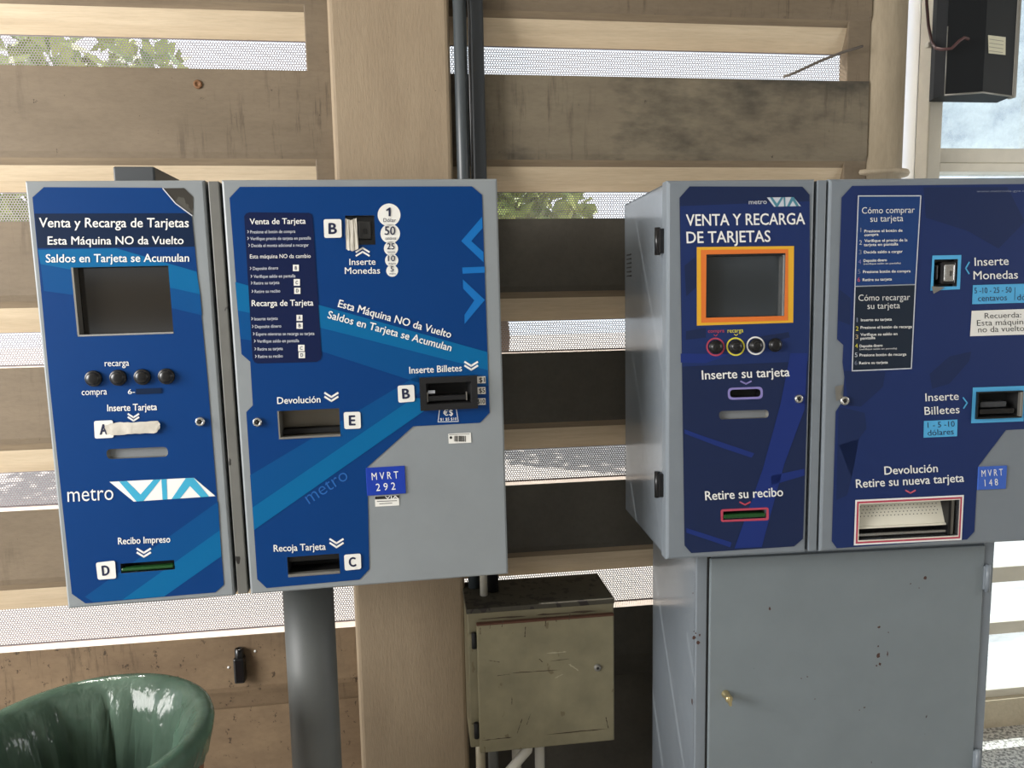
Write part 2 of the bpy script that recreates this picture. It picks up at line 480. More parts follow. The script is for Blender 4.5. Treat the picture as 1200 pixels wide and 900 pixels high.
_G = {}
def glyphs(s, bold):
    k = (s, bold)
    if k not in _G:
        c = bpy.data.curves.new('t', 'FONT'); c.body = s; c.size = 1; c.resolution_u = 3; c.fill_mode = 'FRONT'
        c.offset = min(bold, 0)
        ob = bpy.data.objects.new('t', c)
        me = bpy.data.meshes.new_from_object(ob)
        V = [(v.co.x, v.co.y) for v in me.vertices]; F = [tuple(p.vertices) for p in me.polygons]
        bpy.data.objects.remove(ob); bpy.data.curves.remove(c); bpy.data.meshes.remove(me)
        _G[k] = (V, F)
    return _G[k]
CAP = max(v[1] for v in glyphs('H', 0.0)[0])

class Decal:
    """Flat printed sheet on a door: works in door coordinates (x, z)."""
    def __init__(s, H, off, holes=(), y=-.0012):
        s.H, s.mb, s.holes, s.y = H, MB(off), holes, y
    def L(s, pts): return [s.H(p) for p in pts]
    def poly(s, pts, M, layer=0, local=False, holes=True):
        P = pts if local else s.L(pts)
        y = s.y - layer * .00035
        for T in tris(P):
            pieces = [T]
            if holes:
                for h in s.holes:
                    pieces = [q for p in pieces for q in subtract(p, h)]
            for q in pieces:
                if abs(area(q)) < 1e-10: continue
                if area(q) < 0: q = q[::-1]
                s.mb.add([(p[0], y, p[1]) for p in q], [tuple(range(len(q)))], M)
        return s
    def text(s, t, p0, p1, cap, M, layer=3, bold=.012, mid=None):
        V, F = glyphs(t, bold)
        if not V: return s
        x0, x1 = min(v[0] for v in V), max(v[0] for v in V)
        dx, dy = p1[0] - p0[0], p1[1] - p0[1]; l = math.hypot(dx, dy)
        top = (p0[0] + dy / l * cap, p0[1] - dx / l * cap)
        P0, P1, T = [Vector(s.H(p)) for p in (p0, p1, top)]
        y = s.y - layer * .00035
        out = []
        sh = [(0, 0)] if bold <= 0 else [(-bold, 0), (bold, 0), (0, bold * .7), (0, -bold * .7)]
        for n_, (ax, ay) in enumerate(sh):
            out = []
            for gx, gy in V:
                q = P0 + (P1 - P0) * ((gx - x0) / (x1 - x0)) + (T - P0) * ((gy + ay) / CAP) + (P1 - P0).normalized() * (ax / CAP * (T - P0).length)
                out.append((q.x, y - n_ * .00002, q.y))
            s.mb.add(out, F, M)
        return s
    def line(s, pts, wpx, M, layer=2):
        for a, b in zip(pts, pts[1:]):
            d = Vector((b[0] - a[0], b[1] - a[1])).normalized(); nrm = Vector((-d.y, d.x)) * wpx / 2; e = d * wpx * .35
            s.poly([(a[0] + nrm.x - e.x, a[1] + nrm.y - e.y), (b[0] + nrm.x + e.x, b[1] + nrm.y + e.y), (b[0] - nrm.x + e.x, b[1] - nrm.y + e.y), (a[0] - nrm.x - e.x, a[1] - nrm.y - e.y)], M, layer, holes=False)
        return s
    def chevron(s, c, wd, ht, M, lw, double=True, down=True, layer=3):
        k = 1 if down else -1
        for q in ((0, 1) if double else (0,)):
            y = c[1] + q * ht * .95
            s.line([(c[0] - wd / 2, y - k * ht / 2), (c[0], y + k * ht / 2), (c[0] + wd / 2, y - k * ht / 2)], lw, M, layer)
        return s
    def disc(s, c, r, M, layer=1, n=28, inner=0):
        P = [(c[0] + r * math.cos(2 * math.pi * i / n), c[1] + r * math.sin(2 * math.pi * i / n)) for i in range(n)]
        if not inner: return s.poly(P, M, layer, holes=False)
        Q = [(c[0] + inner * math.cos(2 * math.pi * i / n), c[1] + inner * math.sin(2 * math.pi * i / n)) for i in range(n)]
        for i in range(n):
            j = (i + 1) % n
            s.poly([P[i], P[j], Q[j], Q[i]], M, layer, holes=False)
        return s
    def build(s, name, parent): return s.mb.build(name, parent)

def rounded(q, rpx, n=4):
    """corner-rounded quad in photo units"""
    out = []
    for i in range(4):
        p, a, b = Vector(q[i]), Vector(q[i - 1]), Vector(q[(i + 1) % 4])
        da, db = (a - p).normalized() * rpx, (b - p).normalized() * rpx
        for k in range(n + 1):
            t = k / n
            out.append(tuple((p + da) * (1 - t) ** 2 + p * 2 * t * (1 - t) + (p + db) * t ** 2))
    return out

def door_mesh(off, r, holes, M, th=.03, bev=.004):
    """sheet-steel door with bevelled rim and openings"""
    x0, z0, x1, z1 = r
    mb = MB(off)
    pcs = [rect(x0 + bev, z0 + bev, x1 - bev, z1 - bev)]
    for h in holes: pcs = [q for p in pcs for q in subtract(p, h)]
    for q in pcs:
        if abs(area(q)) > 1e-9: mb.add([(p[0], 0, p[1]) for p in (q if area(q) > 0 else q[::-1])], [tuple(range(len(q)))], M)
    I, O = rect(x0 + bev, z0 + bev, x1 - bev, z1 - bev), rect(x0, z0, x1, z1)
    for i in range(4):
        j = (i + 1) % 4
        a, b, c, d = I[i], I[j], O[j], O[i]
        h = bev * .35
        mb.add([(a[0], 0, a[1]), (d[0] + (a[0] - d[0]) * .35, h, d[1] + (a[1] - d[1]) * .35), (c[0] + (b[0] - c[0]) * .35, h, c[1] + (b[1] - c[1]) * .35), (b[0], 0, b[1])], [(0, 1, 2, 3)], M, True)
        mb.add([(d[0] + (a[0] - d[0]) * .35, h, d[1] + (a[1] - d[1]) * .35), (d[0], bev, d[1]), (c[0], bev, c[1]), (c[0] + (b[0] - c[0]) * .35, h, c[1] + (b[1] - c[1]) * .35)], [(0, 1, 2, 3)], M, True)
        mb.add([(d[0], bev, d[1]), (d[0], th, d[1]), (c[0], th, c[1]), (c[0], bev, c[1])], [(0, 1, 2, 3)], M)
    for h in holes:
        for i in range(len(h)):
            a, b = h[i], h[(i + 1) % len(h)]
            mb.add([(a[0], -.001, a[1]), (b[0], -.001, b[1]), (b[0], .012, b[1]), (a[0], .012, a[1])], [(0, 1, 2, 3)], M)
    return mb
def pocket(mb, h, y0, y1, wallM, backM, shrink=0):
    cx, cz = sum(p[0] for p in h) / len(h), sum(p[1] for p in h) / len(h)
    g = [(p[0] + (cx - p[0]) * shrink, p[1] + (cz - p[1]) * shrink) for p in h]
    for i in range(len(h)):
        j = (i + 1) % len(h)
        mb.add([(h[i][0], y0, h[i][1]), (h[j][0], y0, h[j][1]), (g[j][0], y1, g[j][1]), (g[i][0], y1, g[i][1])], [(0, 1, 2, 3)], wallM)
    mb.add([(p[0], y1, p[1]) for p in g], [tuple(range(len(g)))], backM)
    return mb
def rim(mb, h, wd, y0, M, y1=0.0):
    """raised frame around an opening"""
    n = len(h); cx, cz = sum(p[0] for p in h) / n, sum(p[1] for p in h) / n
    def out(p):
        d = Vector((p[0] - cx, p[1] - cz)); return (p[0] + wd * (1 if d.x > 0 else -1), p[1] + wd * (1 if d.y > 0 else -1))
    o = [out(p) for p in h]
    for i in range(n):
        j = (i + 1) % n
        mb.add([(h[i][0], y0, h[i][1]), (o[i][0], y0, o[i][1]), (o[j][0], y0, o[j][1]), (h[j][0], y0, h[j][1])], [(0, 1, 2, 3)], M)
        mb.add([(o[i][0], y0, o[i][1]), (o[i][0], y1, o[i][1]), (o[j][0], y1, o[j][1]), (o[j][0], y0, o[j][1])], [(0, 1, 2, 3)], M)
        mb.add([(h[i][0], y1 + .02, h[i][1]), (h[i][0], y0, h[i][1]), (h[j][0], y0, h[j][1]), (h[j][0], y1 + .02, h[j][1])], [(0, 1, 2, 3)], M)
    return mb
def ccw(p): return p if area(p) > 0 else p[::-1]
def squared(p):
    """the upright rectangle an opening really is"""
    xs, zs = sorted(a[0] for a in p), sorted(a[1] for a in p)
    return rect((xs[0] + xs[1]) / 2, (zs[0] + zs[1]) / 2, (xs[2] + xs[3]) / 2, (zs[2] + zs[3]) / 2)
def button(off, c, r, parent):
    mb = MB(off).lathe([(r * 1.0, 0), (r * 1.0, .004), (r * .92, .006), (r * .80, .005), (r * .78, .009), (r * .6, .0115), (r * .25, .0125), (.0001, .0126)], (c[0], -.001, c[1]), blackp, 28, 'Y')
    return mb.build('push_button', parent, True)
def lock(off, c, r, parent):
    mb = MB(off).lathe([(r, 0), (r, .004), (r * .85, .007), (r * .55, .0075), (r * .5, .005), (.0001, .005)], (c[0], -.001, c[1]), silver, 24, 'Y')
    mb.lathe([(r * .28, 0), (r * .28, .0072), (.0001, .0072)], (c[0], -.001, c[1]), dark, 14, 'Y')
    return mb.build('lock', parent, True)
def sticker(H, off, q, ch, parent, M=white2, name='letter_sticker', tm=navyt, rpx=2.5, y=-.0035):
    d = Decal(H, off, (), y)
    d.poly(rounded(q, rpx), M, 0)
    if ch:
        c = Vector((sum(p[0] for p in q) / 4, sum(p[1] for p in q) / 4)); hgt = abs(q[3][1] - q[0][1])
        cw = hgt * (.40 if ch not in 'E' else .34); cap = hgt * .56
        dx = Vector((q[1][0] - q[0][0], q[1][1] - q[0][1])).normalized()
        p0 = c - dx * cw / 2 + Vector((0, cap / 2)); p1 = p0 + dx * cw
        d.text(ch, p0, p1, cap, tm, 1, .035)
    return d.build(name, parent)

def cabinet(name, psi, ro, D, zb, zt, xa, xb, label, dep, bodyM):
    F = Matrix.Translation((ro * .2, D, 1.55)) @ Matrix.Rotation(psi, 4, 'Z') @ Matrix.Rotation(ro, 4, 'Y')
    off = Vector(((xa + xb) / 2, dep / 2, zb))
    T = thing(name, F @ Matrix.Translation(off), label, 'ticket machine', 'card vending machines on the louvre wall')
    return T, off, F
def body(off, xa, xb, zb, zt, dep, M, mullM, parent, mullion):
    mb = MB(off); t = .004; e = .003
    x0, x1, z0, z1 = xa + e, xb - e, zb + e, zt - e
    y0, y1 = .041, dep
    for a, b in (((x0, y0, z0), (x0 + t, y1, z1)), ((x1 - t, y0, z0), (x1, y1, z1)), ((x0, y0, z0), (x1, y1, z0 + t)), ((x0, y0, z1 - t), (x1, y1, z1)), ((x0, y1 - t, z0), (x1, y1, z1))):
        mb.box(a, b, M)
    m0, m1 = mullion
    mb.box((m0 + .006, .002, zb + .002), (m1 - .005, .06, zt - .002), mullM, .002)
    mb.box((m0 - .03, .034, z0), (m1 + .03, .05, z1), dark)
    return mb.build('cabinet_body', parent)

def via_logo(d, q, c0, c1, layer=2):
    """q: corner quad (tl,tr,br,bl) of the white parallelogram"""
    tl, tr, br, bl = [Vector(p) for p in q]
    d.poly([tuple(p) for p in (tl, tr, br, bl)], c0, layer)
    # fitted in the parallelogram: u runs 0..1 left to right along a row, t 0..1 top to bottom
    X0, X1, XB0, XB1 = tl, tr, bl, br
    W = (br.x - tl.x)
    def P(x, t):   # x in 0..1 over the overall width
        top = tl.y + (tr.y - tl.y) * (x * W / (tr.x - tl.x)) ; bot = bl.y + (br.y - bl.y) * ((x * W - (bl.x - tl.x)) / (br.x - bl.x))
        return (tl.x + x * W, top + (bot - top) * t)
    for pts in ([(.09, 0), (.165, 0), (.292, .68), (.415, 0), (.485, 0), (.32, 1), (.255, 1)],
                [(.49, 0), (.54, 0), (.545, 1), (.50, 1)],
                [(.585, 1), (.665, 1), (.76, .40), (.86, 1), (.94, 1), (.795, 0), (.72, 0)]):
        d.poly([P(*p) for p in pts], c1, layer + 1)

# ------------------------------------------------------------------ left machine
X1, X2, X3, X4 = -.7129, -.3904, -.3585, .1820
ZT, ZB = .2385, -.6019
DEP = .39
TL_, offL, FL = cabinet('ticket_machine', .0115, -.0077, 1.55, ZB, ZT, X1, X4, 'bright blue two-door card vending machine on the grey round post', DEP, grey)
body(offL, X1, X4, ZB, ZT, DEP, grey, mull, TL_, (X2, X3))
H1 = homog([(28, 214), (242, 211), (272, 700), (80, 714)], [(X1, ZT), (X2, ZT), (X2, ZB), (X1, ZB)])
H2 = homog([(260, 212), (583, 210), (595, 673), (293, 698)], [(X3, ZT), (X4, ZT), (X4, ZB), (X3, ZB)])
# -- narrow door
scr1 = squared([H1(p) for p in [(83.5, 317.5), (198.5, 315.4), (204.5, 396.4), (92, 399.4)]])
gs1 = ccw([H1(p) for p in rounded([(124.6, 531.5), (196, 528.5), (197, 540), (125.6, 543)], 5.4)])
gr1 = squared([H1(p) for p in [(141, 662), (203, 659.3), (203.5, 670), (141, 673)]])
h1 = [scr1, gs1, gr1]
d1 = door_mesh(offL, (X1, ZB, X2, ZT), h1, grey).build('door', TL_)
mb = pocket(MB(offL), scr1, -.0005, .022, blackm, glassd)
x0, z0, x1, z1 = scr1[0] + scr1[2]
mb.box((x0, -.002, z0), (x0 + .0035, .02, z1), satin); mb.box((x0, -.002, z0), (x1, .02, z0 + .0035), silver)
mb.build('screen', d1)
pocket(MB(offL), gs1, -.0005, .009, satin, mat('slot_grey', (126, 130, 134), .5), .06).build('card_slot', d1)
mb = pocket(MB(offL), gr1, -.0005, .022, blackm, dark)
x0, z0, x1, z1 = gr1[0] + gr1[2]
mb.box((x0 + .002, -.004, z0 + .004), (x1 - .002, .012, z0 + .0105), green_lip, .002)
mb.build('receipt_slot', d1)
D = Decal(H1, offL, h1)
D.poly([(38, 234), (51.5, 221.5), (192, 221), (208, 240), (227, 254.5), (243.6, 448), (260, 687), (250, 695.7), (100.6, 707.5), (85, 696.6), (59, 457)], B_base, 0)
D.poly([(44.7, 297), (137, 294.5), (232.2, 322), (236, 349), (205, 342), (48, 314)], B_lit, 1)
D.poly([(48, 314), (205, 342), (236, 349), (238, 374), (204, 366), (52, 346)], B_med, 1)
D.poly([(40.6, 253.6), (226.5, 251.5), (230, 292), (44.5, 295)], B_band, 1)
D.poly([(254.4, 592), (256, 625), (143, 703.5), (110, 706), (100, 700)], B_med, 1)
D.poly([(256, 625), (257.5, 654.6), (191, 700), (143, 703.5)], B_lit, 1)
D.text('Venta y Recarga de Tarjetas', (46.4, 270), (223.4, 268.6), 11.2, white)
D.text('Esta Máquina NO da Vuelto', (56.6, 290.7), (217, 289), 9.6, white)
D.text('Saldos en Tarjeta se Acumulan', (54.5, 312), (223.4, 310), 9.6, white)
D.text('recarga', (123.5, 434.8), (152, 434), 7.6, white, bold=0.0)
D.text('compra', (96.6, 468.6), (126, 467.7), 7.6, white, bold=0.0)
D.text('6-10', (150.5, 467.2), (170, 466.5), 5.6, white, bold=0.0)
D.poly([(160, 461), (190, 459.8), (190, 466), (160, 467.6)], B_band, 5)
D.text('Inserte Tarjeta', (126.5, 487.3), (184.3, 485.7), 7.8, white)
D.chevron((156.8, 492.5), 12, 4, white, 2)
D.text('metro', (80.4, 592), (133.3, 589.5), 17.5, white, bold=-.004)
via_logo(D, [(128.6, 569), (226.6, 564.4), (251.5, 585.6), (156.6, 591.8)], white, B_teal)
D.text('Recibo Impreso', (138.6, 640.6), (198.6, 638.4), 7.6, white)
D.chevron((168, 648), 15, 4.6, white, 2.2)
D.build('graphic_panel', d1)
# torn corner: bare dirty steel and curled vinyl edge
dirty = painted_metal('dirty_bare_steel', (98, 96, 88), .4, seed=70, mottled=.2, thr=.5, spotcol=(48, 44, 38))
E1 = Decal(H1, offL, (), -.0008)
E1.poly([(193, 221.5), (218, 221), (229, 232), (228.5, 254), (208, 240)], dirty, 0)
E1.line([(193, 222), (208, 240), (227.5, 254.5)], 1.2, offwhite, 4)
E1.build('bare_steel_patch', d1)
for c in [(110.6, 449), (139.4, 448), (167.6, 447), (195.8, 446.2)]: button(offL, H1(c), .0158, d1)
lock(offL, H1((235, 499)), .0095, d1)
sticker(H1, offL, [(111, 498.5), (133, 497.5), (134, 517.8), (112, 519)], 'A', d1)
sticker(H1, offL, [(113, 661), (135, 658.7), (136.4, 679), (115.3, 680.4)], 'D', d1)
# torn white tape: crumpled strip
def crumpled(H, off, outline_top, outline_bot, y, name, parent, seed):
    rnd = random.Random(seed); n = 18; vs, fs = [], []
    for i in range(n + 1):
        t = i / n
        def lerp(o):
            k = t * (len(o) - 1); j = min(int(k), len(o) - 2); f = k - j
            return Vector(o[j]) * (1 - f) + Vector(o[j + 1]) * f
        a, b = lerp(outline_top), lerp(outline_bot)
        for r in range(5):
            p = a + (b - a) * (r / 4) + Vector((rnd.uniform(-.3, .3), rnd.uniform(-.4, .4)))
            x, z = H(p)
            vs.append((x, y - rnd.uniform(0, .0025), z))
    for i in range(n):
        for r in range(4):
            q = i * 5 + r
            fs.append((q, q + 1, q + 6, q + 5))
    return MB(off).add(vs, fs, paper, True).build(name, parent)
crumpled(H1, offL, [(124, 503), (140, 499.5), (160, 500), (186, 497.5), (188.6, 501)], [(127, 514), (140, 514.5), (160, 513), (184, 512), (188.6, 506)], -.006, 'torn_tape', d1, 2)

# -- wide door
def c3(u, v): return (240 + u / 3.461, 200 + v / 3.461)
def c4(u, v): return (360 + u / 3.75, 200 + v / 3.75)
def c5(u, v): return (270 + u / 3.215, 420 + v / 3.215)
ret = squared([H2(c5(*p)) for p in [(178, 199), (412, 192), (413, 292), (182, 303)]])
rec = squared([H2(c5(*p)) for p in [(212, 750), (409, 738), (411, 806), (216, 823)]])
coin = squared([H2(c4(*p)) for p in [(170, 202), (298, 199), (301, 326), (174, 333)]])
bill = squared([H2(c5(*p)) for p in [(735, 92), (905, 88), (908, 165), (738, 172)]])
h2 = [ret, rec, coin, bill]
d2 = door_mesh(offL, (X3, ZB, X4, ZT), h2, grey).build('door', TL_)
traygrey = mat('tray_steel', (118, 112, 100), .35, .4)
mb = pocket(MB(offL), ret, -.0005, .06, traygrey, traygrey, 0)
x0, z0, x1, z1 = ret[0] + ret[2]
mb.box((x0, -.002, z0), (x0 + .003, .04, z1), satin); mb.box((x0, -.003, z0 - .002), (x1, .01, z0 + .002), satin)
mb.box((x0 + .004, .03, z0 + .002), (x1, .058, z0 + .012), dark)
mb.build('return_tray', d2)
mb = pocket(MB(offL), rec, -.0005, .06, blackm, dark, 0)
x0, z0, x1, z1 = rec[0] + rec[2]
mb.box((x0, -.002, z0 - .003), (x1, .012, z0 + .003), satin, .001)
mb.box((x0, .02, z1 - .018), (x1, .03, z1), blackp)
mb.build('card_tray', d2)
mb = pocket(MB(offL), coin, -.0005, .016, blackm, blackp, 0)
x0, z0, x1, z1 = coin[0] + coin[2]; wd = x1 - x0; ht = z1 - z0
mb.box((x0 + wd * .42, .004, z0 + ht * .2), (x0 + wd * .88, .016, z0 + ht * .82), mat('coin_mech', (54, 54, 54), .35, .3), .003)
mb.box((x0 + wd * .58, .002, z0 + ht * .38), (x0 + wd * .72, .012, z0 + ht * .55), dark, .001)
mb.build('coin_slot', d2)
crumpled(H2, offL, [c4(170, 215), c4(195, 222), c4(220, 212)], [c4(174, 350), c4(200, 358), c4(229, 348)], -.005, 'torn_tape', d2, 5)
mb = rim(MB(offL), bill, .0125, -.014, blackp)
pocket(mb, bill, -.0138, .03, blackm, dark, .15)
x0, z0, x1, z1 = bill[0] + bill[2]; wd = x1 - x0; ht = z1 - z0
mb.box((x0 + wd * .04, -.004, z0 + ht * .10), (x1 - wd * .1, .02, z0 + ht * .38), blackp, .002)
mb.box((x0 + wd * .02, -.006, z0 + ht * .1), (x0 + wd * .045, .0, z0 + ht * .55), satin)
mb.box((x1 - wd * .12, -.006, z0 + ht * .1), (x1 - wd * .095, .0, z0 + ht * .5), satin)
mb.box((x0 + wd * .05, -.006, z0 + ht * .50), (x0 + wd * .20, -.003, z0 + ht * .64), offwhite)
mb.build('bill_acceptor', d2)
D = Decal(H2, offL, h2)
D.poly([(269.8, 233.2), (282, 220.2), (553.3, 219.2), (565.3, 229.3), (572, 437), (573.5, 483.8), (562.4, 495.6), (484, 500), (430.2, 548), (432.4, 667.3), (420.9, 679.7), (312, 690), (301, 679.7), (288.7, 483.8), (296.4, 476), (293.5, 424.8), (283.3, 416)], B_base, 0)
D.poly([(276.2, 331.5), (376, 358.7), (571.3, 413), (571.8, 434), (376.5, 385), (279, 364.7)], B_lit, 1)
D.poly([(279, 364.7), (376.5, 385), (571.8, 434), (572.4, 452), (500, 452), (376, 412), (282, 398)], B_med, 1)
D.poly([(293, 558), (490, 440), (500, 452), (484.6, 466.7), (295.6, 595.7)], B_med, 1)
D.poly([(295.6, 595.7), (484.6, 466.7), (520, 469), (498.6, 480.7), (297.4, 622)], B_lit, 2)
for P in ([(770, 205), (678, 312), (776, 405), (775, 360), (722, 312), (772, 255)], [(682, 428), (780, 424), (781, 450), (684, 455)], [(685, 480), (781, 570), (692, 675), (692, 635), (735, 572), (686, 520)]):
    D.poly([c4(*p) for p in P], B_logo, 2)
D.text('metro', (362.5, 591.5), (409, 561), 15.5, B_faint, bold=-.008)
D.poly([c3(*p) for p in [(163, 190), (170, 178), (185, 173), (425, 175), (436, 181), (440, 195), (475, 750), (470, 768), (455, 778), (215, 785), (203, 780), (195, 765)]], B_box, 3)
def t3(s, a, b, y, cap, bold=.0, M=white, arrow=False):
    D.text(s, c3(a, y + 2), c3(b, y - 1), cap / 3.461, M, 5, bold)
    if arrow: D.line([c3(a - 11, y - 10), c3(a - 7, y - 5), c3(a - 11, y)], .7, M, 5)
t3('Venta de Tarjeta', 186, 412, 220, 23, .012)
t3('Esta máquina NO da cambio', 186, 432, 358, 16)
t3('Recarga de Tarjeta', 193, 442, 551, 24, .012)
for s, a, b, y in [('Presione el botón de compra', 188, 370, 257), ('Verifique precio de tarjeta en pantalla', 188, 433, 284), ('Decida el monto adicional a recargar', 192, 424, 312), ('Deposite dinero', 198, 300, 405), ('Verifique saldo en pantalla', 201, 370, 437), ('Retire su tarjeta', 202, 305, 464), ('Retire su recibo', 205, 308, 498), ('Inserte tarjeta', 203, 298, 609), ('Deposite dinero', 206, 312, 640), ('Espere mientras se recarga su tarjeta', 210, 446, 670), ('Verifique saldo en pantalla', 214, 384, 699), ('Retire su tarjeta', 216, 318, 731), ('Retire su recibo', 218, 318, 761)]:
    t3(s, a, b, y, 12.5, .008, offwhite, True)
for ch, a, b, y0, y1 in [('B', 360, 384, 385, 411), ('C', 363, 388, 443, 470), ('D', 365, 390, 478, 503), ('A', 374, 398, 588, 612), ('B', 374, 399, 619, 644), ('C', 380, 406, 709, 735), ('D', 382, 408, 738, 763)]:
    D.poly([c3(a, y0), c3(b, y0), c3(b, y1), c3(a, y1)], white2, 5)
    D.text(ch, c3(a + 8, y1 - 6), c3(b - 8, y1 - 6), 4, navyt, 6, .02)
for (cx, cy, r, s1, s2) in [(362, 198, 50, '1', 'Dólar'), (367, 280, 43, '50', 'centavos'), (370, 345, 31, '25', 'centavos'), (373, 397, 29, '10', 'centavos'), (375, 443, 26, '5', 'centavos')]:
    D.disc(c4(cx, cy), r / 3.75, white2, 1)
    wn_ = r * ((.12 if s1 == '1' else .26) if len(s1) == 1 else .56)
    if s1 == '1': D.poly([c4(cx - 13, cy - 22), c4(cx + 1, cy - 32), c4(cx + 7, cy - 32), c4(cx + 7, cy + 6), c4(cx - 2, cy + 6), c4(cx - 2, cy - 22), c4(cx - 11, cy - 16)], navyt, 4)
    else: D.text(s1, c4(cx - wn_, cy + r * .12), c4(cx + wn_ * .9, cy + r * .12), r * .85 / 3.75, navyt, 4, .01)
    D.text(s2, c4(cx - r * .5, cy + r * .62), c4(cx + r * .6, cy + r * .62), r * .32 / 3.75, navyt, 4, .0)
D.chevron(c4(246, 352), 15, 4.6, white, 2, True, False)
D.text('Inserte', c4(188, 418), c4(302, 416), 7.3, white, bold=.006)
D.text('Monedas', c4(168, 457), c4(322, 455), 7.5, white, bold=.006)
D.text('Esta Máquina NO da Vuelto', c4(136, 601), c4(629, 737), 8.8, white, 4)
D.text('Saldos en Tarjeta se Acumulan', c4(90, 650), c4(630, 795), 8.6, white, 4)
D.text('Inserte Billetes', (480, 438.2), (541.3, 435.2), 7.8, white)
D.chevron(c5(907, 22), 14.5, 4.6, white, 2.2)
D.text('Devolución', c5(178, 174), c5(340, 168), 7.8, white)
D.chevron(c5(381, 140), 15, 4.8, white, 2.2)
D.text('Recoja Tarjeta', c5(163, 730), c5(358, 722), 7.8, white)
D.chevron(c5(399, 690), 15, 4.8, white, 2.2)
q = [c5(*p) for p in [(788, 190), (850, 188), (858, 238), (782, 240)]]
D.line(q + [q[0]], .9, offwhite, 3)
D.text('€$', c5(802, 216), c5(838, 215), 6.6, white, 3, .01)
D.text('$1 $5 $10', c5(790, 235), c5(852, 233), 3, white, 3, 0.0)
D.build('graphic_panel', d2)
sticker(H2, offL, [c4(*p) for p in [(75, 218), (153, 217), (155, 298), (78, 300)]], 'B', d2)
sticker(H2, offL, [c5(*p) for p in [(630, 104), (692, 100), (695, 163), (633, 168)]], 'B', d2)
sticker(H2, offL, [c5(*p) for p in [(427, 204), (490, 202), (492, 265), (430, 268)]], 'E', d2)
sticker(H2, offL, [c5(*p) for p in [(427, 740), (490, 735), (492, 793), (430, 800)]], 'C', d2)
for s, y0, y1 in [('$1', 68, 95), ('$5', 108, 135), ('$10', 150, 176)]:
    d = Decal(H2, offL, (), -.003)
    d.poly([c5(925, y0 + 1), c5(960, y0), c5(961, y1 - 1), c5(926, y1)], white2, 0)
    d.text(s, c5(937 if len(s) == 2 else 930, y1 - 5), c5(958, y1 - 6), 5.2, blackt, 1, .02)
    d.build('value_sticker', d2)
d = Decal(H2, offL, (), -.003)
mbp = d.mb; q = [H2(c5(*p)) for p in [(512, 520), (659, 508), (658, 406), (512, 413)]]
sx0, sz0, sx1, sz1 = squared(q)[0] + squared(q)[2]
mbp.box((sx0, -.003, sz0), (sx1, -.0002, sz1), C_plate, .0008)
d.y = -.0031
d.text('M V R T', c5(533, 459), c5(633, 452), 8.4, white, 1, .0); d.text('2 9 2', c5(549, 500), c5(622, 494), 8.4, white, 1, .0)
d.build('number_plate', d2)
d = Decal(H2, offL, (), -.0012)
d.poly([c5(543, 520), c5(634, 515), c5(635, 555), c5(545, 560)], white2, 0)
d.poly([c5(544, 521), c5(634, 516), c5(634, 528), c5(544, 533)], blackt, 1)
d.text('VIA', c5(582, 531), c5(632, 528), 3.2, white, 2, .02)
for y in (540, 549): d.line([c5(552 + (y - 540), y), c5(626 - 2 * (y - 540), y - 3)], .7, blackt, 1)
d.build('asset_sticker', d2)
d = Decal(H2, offL, (), -.0012)
d.poly([c5(820, 285), c5(905, 280), c5(907, 318), c5(822, 322)], white2, 0)
rnd = random.Random(3)
x = 842
while x < 888:
    wbar = rnd.choice([1.5, 2.5, 3.5]); d.poly([c5(x, 292), c5(x + wbar, 292), c5(x + wbar, 314), c5(x, 314)], blackt, 1); x += wbar + rnd.choice([1.2, 2, 2.6])
d.line([c5(824, 289), c5(900, 285)], .5, blackt, 1); d.disc(c5(830, 299), 1.6, blackt, 1)
d.build('barcode_sticker', d2)
lock(offL, H2(c5(103, 242)), .0095, d2)

# ------------------------------------------------------------------ right machine
X5, X6, X7, X8 = .5488, .8775, .9094, 1.475
D2, PS2 = 1.5992, -.0456
TR_, offR, FR = cabinet('ticket_machine', PS2, -.0026, D2, ZB, ZT, X5, X8, 'dark navy two-door card vending machine standing on the grey steel cabinet', .40, grey2)
body(offR, X5, X8, ZB, ZT, .40, sidegrey, grey2, TR_, (X6, X7))
FRi = FR.inverted()
def on_plane(u, v):
    d = RT * ((u - 600) / FPX) + UP * ((450 - v) / FPX) + FW
    a, b = FRi @ EYE, FRi.to_3x3() @ d
    p = a + b * (-a.y / b.y)
    return (p.x, p.z)
H3 = homog([(787, 208), (960, 206), (940, 648), (775, 655)], [(X5, ZT), (X6, ZT), (X6, ZB), (X5, ZB)])
xa_, xb_ = on_plane(1200, 206)[0], on_plane(1200, 631)[0]
H4 = homog([(975, 207), (1200, 205.5), (1200, 631), (957, 641)], [(X7, ZT), (xa_, ZT), (xb_, ZB), (X7, ZB)])
def c6(u, v): return (720 + u / 3.9125, 190 + v / 3.9125)
def c7(u, v): return (720 + u / 3.104, 380 + v / 3.104)
def c8(u, v): return (950 + u / 3.912, 190 + v / 3.912)
def c9(u, v): return (950 + u / 3.46, 400 + v / 3.46)
scr3 = squared([H3(c6(*p)) for p in [(428, 408), (790, 403), (785, 690), (425, 700)]])
cs3 = ccw([H3(c7(*p)) for p in rounded([(416, 228), (528, 225), (528, 254), (416, 257)], 13)])
gs3 = ccw([H3(c7(*p)) for p in rounded([(375, 306), (556, 302), (556, 332), (375, 337)], 14)])
gr3 = squared([H3(c7(*p)) for p in [(381, 675), (539, 669), (539, 701), (381, 706)]])
cs3 = ccw([H3(p) for p in rounded([c7(416, 228), c7(528, 225), c7(528, 254), c7(416, 257)], 4.4)])
gs3 = ccw([H3(p) for p in rounded([c7(375, 306), c7(556, 302), c7(556, 332), c7(375, 337)], 4.6)])
h3 = [scr3, cs3, gs3, gr3]
d3 = door_mesh(offR, (X5, ZB, X6, ZT), h3, grey2, .036, .006).build('door', TR_)
